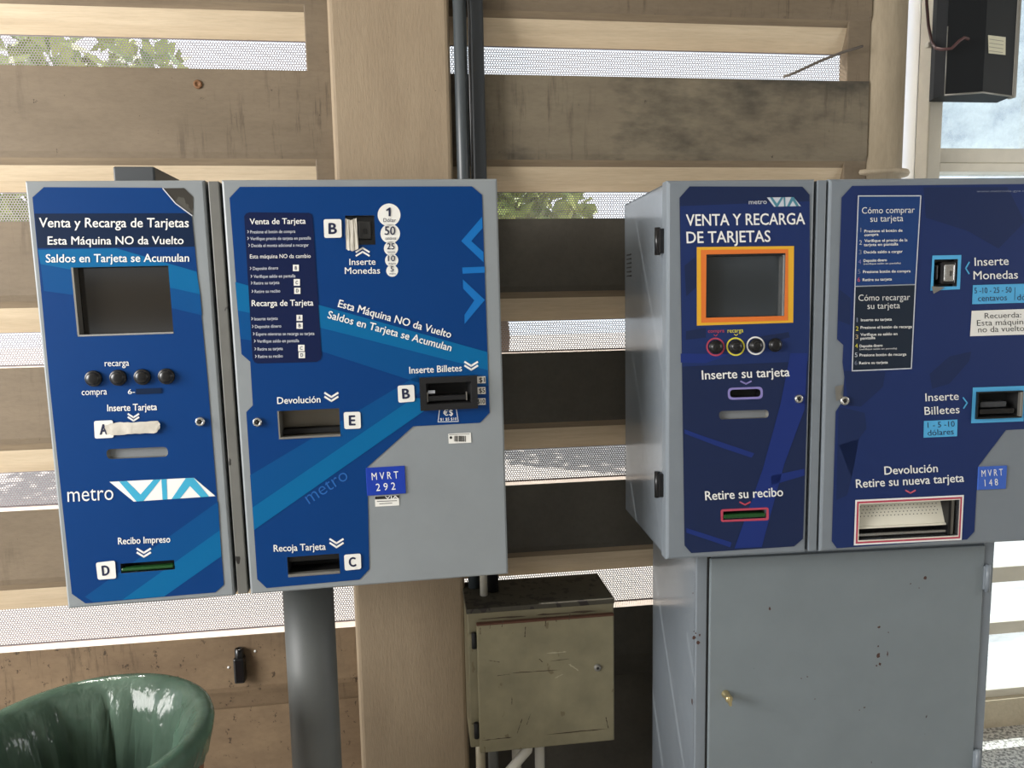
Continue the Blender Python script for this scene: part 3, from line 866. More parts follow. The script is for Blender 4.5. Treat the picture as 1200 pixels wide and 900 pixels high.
mb = pocket(MB(offR), scr3, -.0005, .02, blackm, glassd2)
x0, z0, x1, z1 = scr3[0] + scr3[2]
mb.box((x1 - .0045, .0, z0), (x1, .02, z1), silver); mb.box((x0, .0, z1 - .004), (x1, .02, z1), blackp)
mb.build('screen', d3)
pocket(MB(offR), cs3, -.0005, .02, blackp, dark, .05).build('card_slot', d3)
pocket(MB(offR), gs3, -.0005, .008, satin, mat('slot_grey', (126, 130, 134), .5), .05).build('blanked_slot', d3)
mb = pocket(MB(offR), gr3, -.0005, .022, blackm, dark)
x0, z0, x1, z1 = gr3[0] + gr3[2]
mb.box((x0 + .002, -.004, z0 + .003), (x1 - .002, .012, z0 + .012), green_lip, .002)
mb.build('receipt_slot', d3)
D = Decal(H3, offR, h3)
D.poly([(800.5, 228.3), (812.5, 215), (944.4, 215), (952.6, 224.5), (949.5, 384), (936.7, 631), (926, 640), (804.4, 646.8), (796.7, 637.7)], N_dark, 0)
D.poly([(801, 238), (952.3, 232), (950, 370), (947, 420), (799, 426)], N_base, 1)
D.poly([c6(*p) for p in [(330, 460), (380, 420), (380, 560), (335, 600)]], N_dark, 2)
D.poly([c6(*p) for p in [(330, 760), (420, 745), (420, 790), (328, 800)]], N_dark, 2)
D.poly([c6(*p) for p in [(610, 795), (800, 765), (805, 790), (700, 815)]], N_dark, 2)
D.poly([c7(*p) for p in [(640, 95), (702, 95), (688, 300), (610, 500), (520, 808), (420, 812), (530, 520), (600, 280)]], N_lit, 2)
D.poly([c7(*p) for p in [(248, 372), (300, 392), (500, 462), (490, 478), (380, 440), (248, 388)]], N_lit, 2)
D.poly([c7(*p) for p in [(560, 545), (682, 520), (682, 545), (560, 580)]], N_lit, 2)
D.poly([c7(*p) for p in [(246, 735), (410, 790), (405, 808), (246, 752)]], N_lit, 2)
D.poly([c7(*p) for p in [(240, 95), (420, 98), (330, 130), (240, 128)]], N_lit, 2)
D.text('metro', c6(630, 179), c6(712, 177), 5.4, offwhite, bold=0.0)
via_logo(D, [c6(713, 148), c6(835, 146), c6(868, 187), c6(745, 190)], offwhite, teal_dull, 3)
D.text('VENTA Y RECARGA', c6(343, 278), c6(885, 270), 13.2, white)
D.text('DE TARJETAS', c6(343, 357), c6(725, 350), 13.2, white)
D.poly([c6(*p) for p in [(388, 375), (833, 370), (822, 722), (380, 735)]], C_yel, 2)
D.poly([c6(*p) for p in [(406, 388), (806, 384), (798, 712), (400, 722)]], C_org, 3)
D.text('compra', c6(430, 768), c6(505, 766), 4.2, C_red, 3, 0.0); D.text('recarga', c6(520, 768), c6(592, 766), 5, C_lem, 3, 0.0)
D.chevron(c6(558, 778), 4, 1.6, C_lem, .8, False); D.chevron(c6(465, 780), 4, 1.6, C_red, .8, False)
for (cx, cy), M in zip([(463, 833), (555, 832), (647, 828)], [C_red, C_lem, white]): D.disc(c6(cx, cy), 10.9, M, 3, 32, 9.1)
D.text('Inserte su tarjeta', c7(316, 190), c7(635, 179), 10.5, white)
D.chevron(c7(475, 202), 12, 3, C_pur, 1.8, False)
P = [c7(408, 221), c7(536, 217), c7(536, 262), c7(408, 265)]
D.poly(rounded(P, 5.5), C_pur, 2)
D.text('Retire su recibo', c7(318, 633), c7(602, 620), 10.5, white)
D.chevron(c7(462, 646), 12, 3, C_red, 1.8, False)
D.poly(rounded([c7(372, 667), c7(548, 661), c7(548, 709), c7(372, 714)], 3), C_red, 3)
D.build('graphic_panel', d3)
for c in [(463, 833), (555, 832), (647, 828), (735, 825)]: button(offR, H3(c6(*c)), .0152, d3)
lock(offR, H3(c7(665, 262)), .0098, d3)
for za in (.113, -.435):
    MB(offR).box((X5 - .012, .022, za - .027), (X5 + .002, .052, za + .027), blackp, .003).tube([(X5 - .011, .036, za - .03), (X5 - .011, .036, za + .03)], .0065, blackp).build('hinge', d3)
vent = MB(offR)
for k in range(6): vent.box((X5 + .0015, .33, .10 - k * .011), (X5 + .0035, .375, .1028 - k * .011), dark)
vent.build('vent_slots', TR_)

# -- wide door of the right machine
ct4 = squared([H4(c8(*p)) for p in [(568, 428), (675, 426), (668, 548), (560, 552)]])
bl4 = squared([H4(c9(*p)) for p in [(672, 190), (846, 182), (842, 280), (668, 290)]])
ty4 = squared([H4(c9(*p)) for p in [(190, 640), (600, 620), (590, 768), (183, 788)]])
h4 = [ct4, bl4, ty4]
d4 = door_mesh(offR, (X7, ZB, X8, ZT), h4, grey2, .036, .006).build('door', TR_)
mb = pocket(MB(offR), ct4, -.0005, .016, blackm, blackp)
x0, z0, x1, z1 = ct4[0] + ct4[2]; wd, ht = x1 - x0, z1 - z0
mb.box((x0 + wd * .30, -.004, z0 + ht * .08), (x0 + wd * .92, .014, z0 + ht * .92), blackp, .004)
mb.box((x0 + wd * .40, -.006, z0 + ht * .18), (x0 + wd * .84, .012, z0 + ht * .82), silver, .003)
mb.box((x0 + wd * .62, -.0068, z0 + ht * .38), (x0 + wd * .72, .0, z0 + ht * .58), mat('slot_mouth', (60, 58, 52), .5), .001)
mb.box((x0 + wd * .10, -.002, z0 + ht * .25), (x0 + wd * .18, .012, z0 + ht * .8), blackp, .002)
mb.build('coin_slot', d4)
mb = rim(MB(offR), bl4, .003, -.008, blackp)
pocket(mb, bl4, -.008, .03, blackm, dark, .12)
x0, z0, x1, z1 = bl4[0] + bl4[2]; wd, ht = x1 - x0, z1 - z0
mb.box((x0 + wd * .1, .0, z0 + ht * .38), (x0 + wd * .72, .02, z0 + ht * .62), mat('bill_mouth', (58, 60, 64), .35), .003)
mb.box((x0 + wd * .06, -.004, z0 + ht * .12), (x1 - wd * .12, .02, z0 + ht * .34), blackp, .003)
mb.box((x1 - wd * .03, -.01, z0), (x1 + .003, .0, z1), satin, .001)
mb.build('bill_acceptor', d4)
mb = MB(offR); x0, z0, x1, z1 = ty4[0] + ty4[2]; wd, ht = x1 - x0, z1 - z0
pocket(mb, ty4, -.0005, .055, silver, dark)
# slanted punched plate
ya, yb, za, zb_ = .034, .010, z0 + ht * .97, z0 + ht * .30
xs = x1 - wd * .1
mb.add([(x0, ya, za), (x0, yb, zb_), (xs, yb, zb_), (xs, ya, za)], [(0, 1, 2, 3)], creamplate)
nrm = Vector((0, -(za - zb_), -(ya - yb))).normalized()
for r in range(5):
    for k in range(22):
        t = .10 + r * .12; xx = x0 + (k + .7 + (r % 2) * .5) * (xs - x0) / 23.5
        c = Vector((xx, ya + (yb - ya) * t, za + (zb_ - za) * t)) + nrm * .0004
        e1, e2 = Vector((1, 0, 0)), Vector((0, ya - yb, za - zb_)).normalized()
        mb.add([c + e1 * .0013 * math.cos(a) + e2 * .0013 * math.sin(a) for a in [i * math.pi / 4 for i in range(8)]], [tuple(range(8))], dark)
mb.box((x0, yb - .004, zb_ - .002), (xs, yb + .004, zb_ + .003), creamplate, .001)
mb.box((x0, .004, z0 + ht * .08), (xs, .012, z0 + ht * .15), silver, .001)
mb.box((xs, .0, z0), (xs + wd * .025, .05, z1), blackp); mb.box((xs + wd * .045, .006, z0), (xs + wd * .075, .05, z1), satin, .001)
mb.build('return_tray', d4)
D = Decal(H4, offR, h4)
xr = X8 - .02
def lp(p): return H4(p)
pts = [lp(p) for p in [(988.3, 228.3), (1000.6, 215)]] + [(xr - .02, lp((1100, 214))[1]), (xr, lp((1100, 224))[1]), (xr, lp((1190, 497))[1])] + [lp(p) for p in [(1178.3, 498.3), (1145, 541.6), (1140.7, 618.2), (1132, 627.7), (977.5, 636.4), (971.7, 628), (978.3, 475), (987, 462), (989, 434.7), (987, 417.5), (988.3, 397.6), (981, 390.7)]]
D.poly(pts, N_base, 0, local=True)
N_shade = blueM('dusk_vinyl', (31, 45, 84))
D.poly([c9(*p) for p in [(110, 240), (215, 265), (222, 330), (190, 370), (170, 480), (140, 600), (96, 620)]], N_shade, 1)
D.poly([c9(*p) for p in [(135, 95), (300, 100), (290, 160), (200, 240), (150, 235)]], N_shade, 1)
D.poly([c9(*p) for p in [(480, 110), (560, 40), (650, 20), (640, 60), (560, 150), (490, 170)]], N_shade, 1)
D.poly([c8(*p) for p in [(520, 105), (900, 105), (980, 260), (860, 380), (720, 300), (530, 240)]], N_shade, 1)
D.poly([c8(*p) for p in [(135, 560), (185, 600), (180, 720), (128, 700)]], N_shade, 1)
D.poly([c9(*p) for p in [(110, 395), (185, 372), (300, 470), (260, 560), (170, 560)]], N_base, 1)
b1 = [c8(*p) for p in [(225, 143), (507, 143), (480, 540), (205, 547)]]
b2 = [c8(205, 547), c8(480, 540), c9(405, 87), c9(166, 95)]
D.poly(b1, N_box, 2); D.poly(b2, N_box2, 2)
D.line(b1 + [b1[0]], 1.2, offwhite, 3); D.line(b2 + [b2[0]], 1.2, offwhite, 3)
def t8(s, a, b, y, cap, bold=0.0, M=white, dy=3):
    D.text(s, c8(a, y + dy * .5), c8(b, y - dy * .5), cap / 3.912, M, 4, bold)
t8('Cómo comprar', 240, 478, 220, 28, -.006); t8('su tarjeta', 277, 426, 257, 28, -.006)
t8('Cómo recargar', 220, 454, 611, 28, -.006); t8('su tarjeta', 260, 408, 648, 28, -.006)
for s, a, b, y in [('Presione el botón de', 250, 422, 304), ('compra', 250, 313, 321), ('Verifique el precio de la', 250, 444, 347), ('tarjeta en pantalla', 247, 402, 365), ('Decida saldo a cargar', 247, 422, 398), ('Deposite dinero', 245, 350, 436), ('Presione botón de compra', 242, 457, 486), ('Retire su tarjeta', 240, 372, 522),
                   ('Inserte su tarjeta', 230, 370, 703), ('Presione el botón de recarga', 228, 462, 737), ('Verifique su saldo en', 227, 395, 769), ('pantalla', 227, 294, 786), ('Deposite dinero', 223, 327, 821), ('Presione botón de recarga', 222, 435, 862), ('Retire su tarjeta', 220, 350, 898)]:
    t8(s, a, b, y, 12, .02)
t8('(verifique saldo en pantalla)', 245, 413, 448, 7, 0.0); t8('(verifique saldo en pantalla)', 222, 392, 833, 7, 0.0)
grey_num = mat('dim_print', (120, 128, 150), .5)
for s, a, y, M in [('1', 231, 304, grey_num), ('2', 226, 360, offwhite), ('3', 224, 403, grey_num), ('4', 221, 446, C_pur), ('5', 218, 490, grey_num), ('6', 216, 526, C_pink), ('1', 210, 708, grey_num), ('2', 206, 747, C_lem), ('3', 204, 784, mat('tan_print', (190, 170, 130), .5)), ('4', 202, 825, C_lem), ('5', 200, 866, offwhite), ('6', 199, 902, grey_num)]:
    D.text(s, c8(a, y), c8(a + (12 if s != '1' else 5), y), 5, M, 4, -.005)
D.text('www.metrovia-gye.com', c8(760, 128), c8(1010, 126), 2.4, grey_num, 4, 0.0)
D.poly([c8(*p) for p in [(558, 410), (690, 408), (683, 562), (548, 568)]], C_sky, 2)
D.line([c8(725, 441), c8(709, 468), c8(724, 492)], 1.6, C_sky, 3)
D.text('Inserte', c8(750, 457), c8(905, 453), 9.4, white, bold=.006); D.text('Monedas', c8(745, 518), c8(947, 515), 9.4, white, bold=.006)
D.poly([c8(*p) for p in [(742, 544), (1090, 536), (1088, 622), (738, 630)]], C_sky, 2)
D.text('5 -10 - 25 - 50', c8(749, 581), c8(918, 578), 6.4, navyt, 3, 0.0); D.text('centavos', c8(765, 617), c8(897, 613), 6.8, navyt, 3, 0.0)
D.line([c8(934, 555), c8(932, 612)], .5, navyt, 3)
D.text('1', c8(985, 578), c8(992, 578), 6.4, navyt, 3, 0.0); D.text('dólar', c8(944, 613), c8(1030, 611), 6.8, navyt, 3, 0.0)
D.poly([c8(*p) for p in [(736, 660), (1015, 652), (1012, 768), (728, 775)]], white2, 2)
D.text('Recuerda:', c8(795, 695), c8(962, 691), 6.3, blackt, 3, -.004); D.text('Esta máquina', c8(760, 728), c8(992, 722), 6.6, blackt, 3, -.004); D.text('no da vuelto.', c8(765, 758), c8(985, 752), 6.6, blackt, 3, -.004)
xb0, zb0 = lp(c9(655, 163)); xb1, zb1 = lp(c9(645, 312))
D.poly([(xb0, bl4[2][1] + .013), (xb0, bl4[0][1] - .013), (bl4[1][0] + .013, bl4[0][1] - .013), (bl4[1][0] + .013, bl4[2][1] + .013)], C_sky, 2, local=True)
D.text('Inserte', c9(462, 220), c9(597, 215), 9.2, white, bold=.004); D.text('Billetes', c9(458, 275), c9(600, 269), 9.2, white, bold=.004)
D.line([c9(615, 207), c9(631, 228), c9(617, 249)], 1.6, C_sky, 3)
D.poly([c9(*p) for p in [(455, 300), (592, 295), (590, 363), (453, 368)]], C_sky, 2)
D.text('1 - 5 -10', c9(470, 328), c9(580, 323), 6.4, navyt, 3, 0.0); D.text('dólares', c9(470, 360), c9(576, 355), 6.8, navyt, 3, 0.0)
D.text('Devolución', c9(293, 517), c9(510, 508), 9.5, white); D.text('Retire su nueva tarjeta', c9(177, 570), c9(617, 549), 9.8, white)
D.chevron(c9(398, 588), 11, 3, C_pink, 1.7, False)
f0 = [(ty4[0][0] - .0105, ty4[0][1] - .0115), (ty4[2][0] + .010, ty4[0][1] - .0115), (ty4[2][0] + .010, ty4[2][1] + .0105), (ty4[0][0] - .0105, ty4[2][1] + .0105)]
D.poly(f0, white, 2, local=True)
f1 = [(f0[0][0] + .004, f0[0][1] + .004), (f0[1][0] - .004, f0[1][1] + .004), (f0[2][0] - .004, f0[2][1] - .004), (f0[3][0] + .004, f0[3][1] - .004)]
D.poly(f1, C_red, 3, local=True)
f2 = [(f1[0][0] + .0045, f1[0][1] + .0045), (f1[1][0] - .0045, f1[1][1] + .0045), (f1[2][0] - .0045, f1[2][1] - .0045), (f1[3][0] + .0045, f1[3][1] - .0045)]
D.poly(f2, creamplate, 4, local=True)
D.build('graphic_panel', d4)
lock(offR, H4(c9(132, 215)), .0105, d4)
E4 = Decal(H4, offR, (), -.0008)
E4.poly([c9(*p) for p in [(95, 158), (130, 150), (118, 188), (132, 200), (100, 218)]], satin, 5); E4.build('bare_steel_patch', d4)
q = squared([H4(c9(*p)) for p in [(675, 490), (793, 483), (788, 578), (672, 585)]])
d = Decal(H4, offR, (), -.003); d.mb.box((q[0][0], -.003, q[0][1]), (q[2][0], -.0002, q[2][1]), C_plate2, .0008); d.y = -.0031
d.text('M V R T', c9(688, 529), c9(775, 524), 7.8, white, 1, 0.0); d.text('1 4 8', c9(701, 568), c9(755, 564), 7.8, white, 1, 0.0)
d.build('number_plate', d4)
d = Decal(H4, offR, (), -.003)
d.poly([c8(*p) for p in [(552, 548), (612, 553), (590, 566), (560, 582)]], satin, 2); d.build('torn_foil', d4)

# ------------------------------------------------------------------ steel cabinet under the right machine
ys = 1.655; FS = Matrix.Rotation(PS2, 4, 'Z')
sx0, sx1 = .640, 1.385
offS = Vector(((sx0 + sx1) / 2, ys + .19, 0)); zS = 1.55 + ZB - .001 - .0026 * 0
TS = thing('steel_cabinet', Matrix.Translation((0, 0, 0)), 'plain grey one-door steel cabinet on the floor under the dark navy ticket machine', 'cabinet')
piv = Matrix.Translation((0, D2, 0)) @ FS @ Matrix.Translation((0, -D2, 0))
TS.matrix_world = piv @ Matrix.Translation(offS)
ztop = .944
mb = MB(offS)
mb.box((sx0, ys + .004, 0), (sx1, ys + .38, ztop), sidegrey, .003)
mb.box((sx0, ys, .0), (sx0 + .026, ys + .02, ztop), grey2, .002); mb.box((sx1 - .026, ys, 0), (sx1, ys + .02, ztop), grey2, .002)
mb.box((sx0, ys, ztop - .012), (sx1, ys + .02, ztop), grey2, .002); mb.box((sx0, ys, 0), (sx1, ys + .02, .05), grey2, .002)
mb.box((sx0 + .024, ys + .001, .04), (sx0 + .034, ys + .006, ztop - .01), dark)
MBS = mb
doorgrey = painted_metal('chipped_grey_enamel', (122, 131, 136), .42, seed=83, mottled=.03, thr=.775)
dS = MB(offS).box((sx0 + .031, ys - .006, .055), (sx1 - .028, ys + .006, ztop - .016), doorgrey, .003)
rc = random.Random(5)
chipM = mat('chip_brown', (72, 48, 40), .8)
def chip(mb, p, rx, rz, y):
    P = [(p.x + rx * math.cos(a) * rc.uniform(.6, 1.2), y, p.z + rz * math.sin(a) * rc.uniform(.6, 1.2)) for a in [i * math.pi / 4.5 for i in range(9)]]
    mb.add(P, [tuple(range(9))], chipM)
piv_i = piv.inverted()
def on_stand(u, v, y=ys - .006):
    d = RT * ((u - 600) / FPX) + UP * ((450 - v) / FPX) + FW
    a, b = piv_i @ EYE, piv_i.to_3x3() @ d
    return a + b * ((y - a.y) / b.y)
for u, v, a, b in [(1030, 735, 2, 1.6), (1029, 757, 1.3, 1.3), (1029, 768, 3, 4), (1031, 778, 2.2, 2.2), (1027, 780, 1.2, 1.2), (1040, 766, .9, 4), (1041, 741, .9, .9), (1084, 677, 2, 3), (1067, 684, .8, 1), (1077, 689, .7, .7), (1013, 829, 1.6, .9), (1007, 832, 1, .8), (902, 713, 1.6, 2.4), (946, 793, 1, .8), (939, 795, .8, .8), (955, 819, .8, .8)]:
    chip(dS, on_stand(u, v), a * .0019, b * .0019, ys - .0064)
dS = dS.build('door', TS)
for u, v, a, b in [(813, 747, 2.4, 3), (818, 753, 2.6, 2.6), (815, 742, 1, 1), (820, 744, 1.2, 2), (812, 695, .8, .8), (813, 740, .8, 1), (811, 822, 1.2, 5)]:
    chip(MBS, on_stand(u, v, ys), a * .0019, b * .0019, ys - .0004)
MBS.build('cabinet_body', TS)
k = Vector((.712, ys - .006, .60))
k = on_stand(850, 813)
brass = mat('worn_brass', (186, 172, 132), .3, .8)
MB(offS).lathe([(.010, 0), (.010, .006), (.008, .010), (.008, .022), (.0095, .026), (.006, .030), (.0001, .030)], (k.x, k.y + .001, k.z), brass, 10, 'Y').box((k.x - .003, k.y - .036, k.z - .012), (k.x + .003, k.y - .024, k.z + .012), brass, .001).build('knob', dS)
for v in (678, 893):
    h = on_stand(1131, v)
    MB(offS).box((sx1 - .030, ys - .010, h.z - .03), (sx1 - .012, ys - .001, h.z + .03), grey2, .002).tube([(sx1 - .022, ys - .011, h.z - .034), (sx1 - .022, ys - .011, h.z + .034)], .006, grey2).build('hinge', dS)

# ------------------------------------------------------------------ round post under the left machine
pb = (-.278, 1.80, 0)
zpost = 1.55 + ZB + .002
TP = thing('support_post', pb, 'round dark grey steel post carrying the bright blue ticket machine', 'post')
MB(pb).lathe([(.0, .0), (.060, 0), (.060, zpost - .004), (.0, zpost - .004)], pb, pipe_grey, 40).build('pole', TP)
MB(pb).box((pb[0] - .11, pb[1] - .11, 0), (pb[0] + .11, pb[1] + .11, .012), pipe_grey, .003).build('base_plate', TP)

# small dark block on top of the left machine
a, b = at(133, 212, 1.72), at(181, 200, 1.72)
TB = MB().box((a.x, 1.72, FL.translation.z + ZT + .004), (b.x, 1.90, FL.translation.z + ZT + .052), mat('gunmetal', (58, 62, 66), .5), .004)
tag(TB.build('mounting_bracket'), 'dark grey steel block lying on top of the bright blue ticket machine', 'bracket')

# ------------------------------------------------------------------ electrical box
olive = painted_metal('olive_cream_enamel', (134, 127, 101), .5, seed=90, mottled=.12, thr=.70, spotcol=(104, 94, 70))
oliv_b = MATS['olive_cream_enamel']
grime = painted_metal('grimy_top_enamel', (74, 70, 58), .6, seed=92, mottled=.15, thr=.58, spotcol=(36, 30, 26))
bx0, bx1, by0, by1, bz0, bz1 = .117, .529, 1.95, 2.145, .300, .702
ob = Vector(((bx0 + bx1) / 2, (by0 + by1) / 2, bz0))
TE = thing('electrical_box', ob, 'grimy olive cream electrical enclosure on the wall right of the cream pillar', 'electrical box')
mb = MB(ob).box((bx0, by0, bz0), (bx1, by1, bz1), olive, .004)
mb.box((bx0 - .002, by0 - .001, bz1 - .012), (bx1 + .002, by1, bz1 + .002), grime, .002)
mb.build('enclosure', TE)
dE = MB(ob).box((bx0 + .024, by0 - .018, bz0 - .008), (bx1 - .004, by0 - .002, bz1 - .036), olive, .004)
rust = mat('rust_edge', (84, 52, 36), .8)
dE.box((bx0 + .024, by0 - .0185, bz1 - .0405), (bx1 - .004, by0 - .004, bz1 - .0345), rust, .002)
stain = mat('dark_stain', (62, 50, 36), .8); scuff = mat('pale_scuff', (152, 146, 122), .7)
rq = random.Random(9)
def mark(u0, v0, u1, v1, w, M):
    n_ = 9; top, bot = [], []
    for i in range(n_ + 1):
        t_ = i / n_; p_ = at(u0 + (u1 - u0) * t_, v0 + (v1 - v0) * t_, by0 - .0184)
        d_ = w * .0022 * (rq.uniform(.25, 1) if 0 < i < n_ else .05)
        if abs(u1 - u0) > abs(v1 - v0): top.append((p_.x, p_.y, p_.z + d_)); bot.append((p_.x, p_.y, p_.z - d_ * rq.uniform(.3, 1)))
        else: top.append((p_.x - d_, p_.y, p_.z)); bot.append((p_.x + d_ * rq.uniform(.3, 1), p_.y, p_.z))
    dE.add(top + bot, [(i, n_ + 1 + i, n_ + 2 + i, i + 1) for i in range(n_)], M)
for a in [(598, 789, 656, 785, 1.0, stain), (582, 792, 598, 790, .5, stain), (600, 817, 600, 826, 1.0, stain), (616, 734, 615, 747, .9, stain), (632, 772, 636, 776, 1.2, stain), (560, 726, 618, 722, 1.6, stain), (628, 721, 700, 716, 1.8, stain), (563, 735, 563, 744, .7, stain), (575, 730, 574, 737, .7, stain), (590, 727, 588, 735, .8, stain), (640, 722, 639, 734, .9, stain), (652, 721, 652, 729, .6, stain), (668, 719, 667, 727, .8, stain), (572, 774, 586, 776, .6, stain), (612, 842, 606, 860, .7, stain), (622, 836, 617, 850, .5, stain), (640, 766, 664, 764, 1.6, scuff), (666, 778, 678, 786, 2.0, scuff), (650, 795, 660, 790, 1.2, scuff), (564, 868, 600, 864, .9, stain), (640, 861, 712, 854, 1.0, stain), (710, 840, 713, 854, 1.0, stain), (644, 775, 668, 772, .6, stain)]:
    mark(*a)
dE = dE.build('door', TE)
kk = at(700, 782, by0 - .018)
MB(ob).lathe([(.010, 0), (.010, .004), (.007, .006), (.0001, .006)], (kk.x, by0 - .018, kk.z), satin, 20, 'Y').lathe([(.004, .0), (.004, .0065), (.0001, .0065)], (kk.x, by0 - .018, kk.z), dark, 12, 'Y').build('lock', dE, True)
for z in (bz1 - .085, bz0 + .055):
    MB(ob).tube([(bx0 + .017, by0 - .008, z - .022), (bx0 + .017, by0 - .008, z + .022)], .007, dark).box((bx0 + .004, by0 - .006, z - .018), (bx0 + .026, by0 - .001, z + .018), olive, .001).build('hinge', dE)

pvc = mat('white_pvc', (206, 202, 190), .4); greypvc = mat('grey_pvc', (104, 104, 100), .45)
def conduit(pts, r, M, label):
    tag(MB().tube(pts, r, M, 12).build('conduit_pipe'), label, 'pipe', 'conduit pipes at the electrical box')
conduit([(.150, 2.03, 0), (.150, 2.03, bz0)], .014, mat('cream_pvc', (170, 160, 136), .45), 'cream conduit under the electrical box, nearest the cream pillar')
conduit([(.190, 2.06, 0), (.190, 2.06, bz0)], .015, greypvc, 'grey conduit under the electrical box, second from the cream pillar')
conduit([(.262, 2.08, 0), (.262, 2.08, bz0)], .014, pvc, 'upright white conduit under the electrical box, hidden partly by the slanting one')
conduit([(.140, 1.99, 0), (.20, 1.99, .16), (.285, 1.995, .25), (.295, 2.0, bz0)], .014, pvc, 'slanting white conduit crossing in front of the others under the electrical box')
conduit([(.328, 2.05, 0), (.328, 2.05, bz0)], .015, pvc, 'upright white conduit under the electrical box, farthest from the cream pillar')
conduit([(.172, 2.04, bz1 + .002), (.172, 2.04, 1.05)], .011, pvc, 'pale conduit rising from the top of the electrical box')
conduit([(.200, 2.07, bz1 + .002), (.200, 2.07, 1.05)], .018, mat('black_pvc', (30, 30, 32), .4), 'thick black conduit rising from the top of the electrical box')

# dark trunking beside the pillar
trk = mat('trunking_grey', (66, 72, 76), .35); trk2 = mat('trunking_dark', (40, 44, 48), .4)
for x0, x1, y0, M, lab, rad in [(.132, .168, 2.085, trk, 'rounded dark grey cable pipe running up beside the cream pillar', True), (.176, .214, 2.10, trk2, 'flat black cable channel running up beside the dark grey pipe', False)]:
    mb = MB()
    if rad: mb.tube([((x0 + x1) / 2, y0 + .02, bz1 + .002), ((x0 + x1) / 2, y0 + .02, 3.3)], (x1 - x0) / 2, M, 16)
    else:
        mb.box((x0, y0, bz1 + .003), (x1, y0 + .045, 3.3), M, .006)
    tag(mb.build('cable_pipe' if rad else 'cable_channel'), lab, 'cable duct')
tag(MB().tube([(.171, 2.09, 3.3), (.172, 2.088, 2.35), (.174, 2.085, 2.28), (.172, 2.088, 2.2), (.173, 2.09, 1.5)], .0035, blackp, 8).build('cable'), 'thin black cable between the grey pipe and the black channel beside the pillar', 'cable')

# black plastic stub on the low wall
la, lb = at(275, 760, YW), at(290, 795, YW)
TLc = thing('wall_peg', ((la.x + lb.x) / 2, YW, (la.z + lb.z) / 2), 'small black plastic stub fixed on the low tan wall below the blue machine', 'wall peg')
cc = Vector(((la.x + lb.x) / 2, YW, (la.z + lb.z) / 2)); hh = (la.z - lb.z) / 2; ww = (lb.x - la.x) / 2
MB(cc).box((cc.x - ww, YW - .032, cc.z - hh), (cc.x + ww, YW + .001, cc.z + hh * .62), blackp, .006).build('peg_body', TLc)
MB(cc).lathe([(ww * .8, 0), (ww * .8, .024), (ww * .45, .026), (ww * .4, .02), (.0001, .02)], (cc.x, YW - .014, cc.z + hh * .6), blackp, 16, 'Z').build('peg_collar', TLc)
for u, v in ((299, 763), (268, 782)):
    p = at(u, v, YW); tag(MB().lathe([(.0035, 0), (.0035, .002), (.0001, .003)], (p.x, YW, p.z), white, 8, 'Y').build('wall_plug', None, True), 'tiny white plug in the tan wall, %s the black stub' % ('upper right of' if u > 290 else 'lower left of'), 'wall plug')
# rusty bolt ring in the upper left beam
p = at(232, 99, YW)
tag(MB().lathe([(.0115, 0), (.0115, .003), (.007, .005), (.0055, .003), (.0001, .002)], (p.x, YW, p.z), mat('rusty_bolt', (112, 76, 44), .7), 18, 'Y').build('bolt', None, True), 'rusty bolt head in the upper tan concrete beam left of the pillar', 'bolt')

# ------------------------------------------------------------------ waste bin
bc = Vector((-.68, 1.48, 0)); RB = .232
binM = mat('terracotta_plastic', (128, 72, 42), .45)
liner = bpy.data.materials.new('green_bin_liner'); liner.use_nodes = True
pb_ = liner.node_tree.nodes['Principled BSDF']
pb_.inputs['Roughness'].default_value = .16
ln(liner, mixc(liner, ramp(liner, tex(liner, 'noise', 9, (1, 1, .5), 4), [(.35, 0.0), (.7, 1.0)]), srgb(84, 107, 94), srgb(114, 139, 123)), pb_.inputs['Base Color'])
tlb = nd(liner, 'ShaderNodeBsdfTranslucent'); tlb.inputs[0].default_value = srgb(120, 176, 150)
mxl = nd(liner, 'ShaderNodeMixShader'); mxl.inputs[0].default_value = .15
ln(liner, pb_.outputs[0], mxl.inputs[1]); ln(liner, tlb.outputs[0], mxl.inputs[2]); tpl = nd(liner, 'ShaderNodeBsdfTransparent'); tpl.inputs[0].default_value = srgb(170, 205, 186)
mxt = nd(liner, 'ShaderNodeMixShader'); mxt.inputs[0].default_value = .3
ln(liner, mxl.outputs[0], mxt.inputs[1]); ln(liner, tpl.outputs[0], mxt.inputs[2])
ln(liner, mxt.outputs[0], liner.node_tree.nodes['Material Output'].inputs[0])
bump(liner, tex(liner, 'noise', 26, (1, 1, .35), 3), .5, .01)
TW = thing('waste_bin', bc, 'round waste bin lined with a green plastic bag below the blue ticket machine', 'waste bin')
MB(bc).lathe([(.0, .0), (.175, 0), (.18, .01), (RB - .008, .66), (RB, .665), (RB, .695), (RB - .006, .70), (RB - .014, .69), (RB - .016, .6), (.165, .02), (.0, .02)], bc, binM, 48).build('bucket', TW)
rn = random.Random(11)
ph = [(rn.uniform(0, 6.28), f, rn.uniform(.4, 1)) for f in (5, 9, 13, 17, 23, 31, 41)]
def fold(a): return sum((1 - 2.2 * abs(math.sin(a * f / 2 + p)) ** .7) * k for p, f, k in ph) / 3
prof = [(RB + .002, .640), (RB + .007, .655), (RB + .013, .68), (RB + .015, .695), (RB + .012, .706), (RB + .004, .712), (RB - .008, .712), (RB - .018, .708), (RB - .023, .700), (RB - .025, .690), (RB - .028, .65), (RB - .034, .56), (RB - .045, .44), (RB - .06, .30), (RB - .08, .16), (RB - .10, .10), (.05, .085), (.001, .083)]
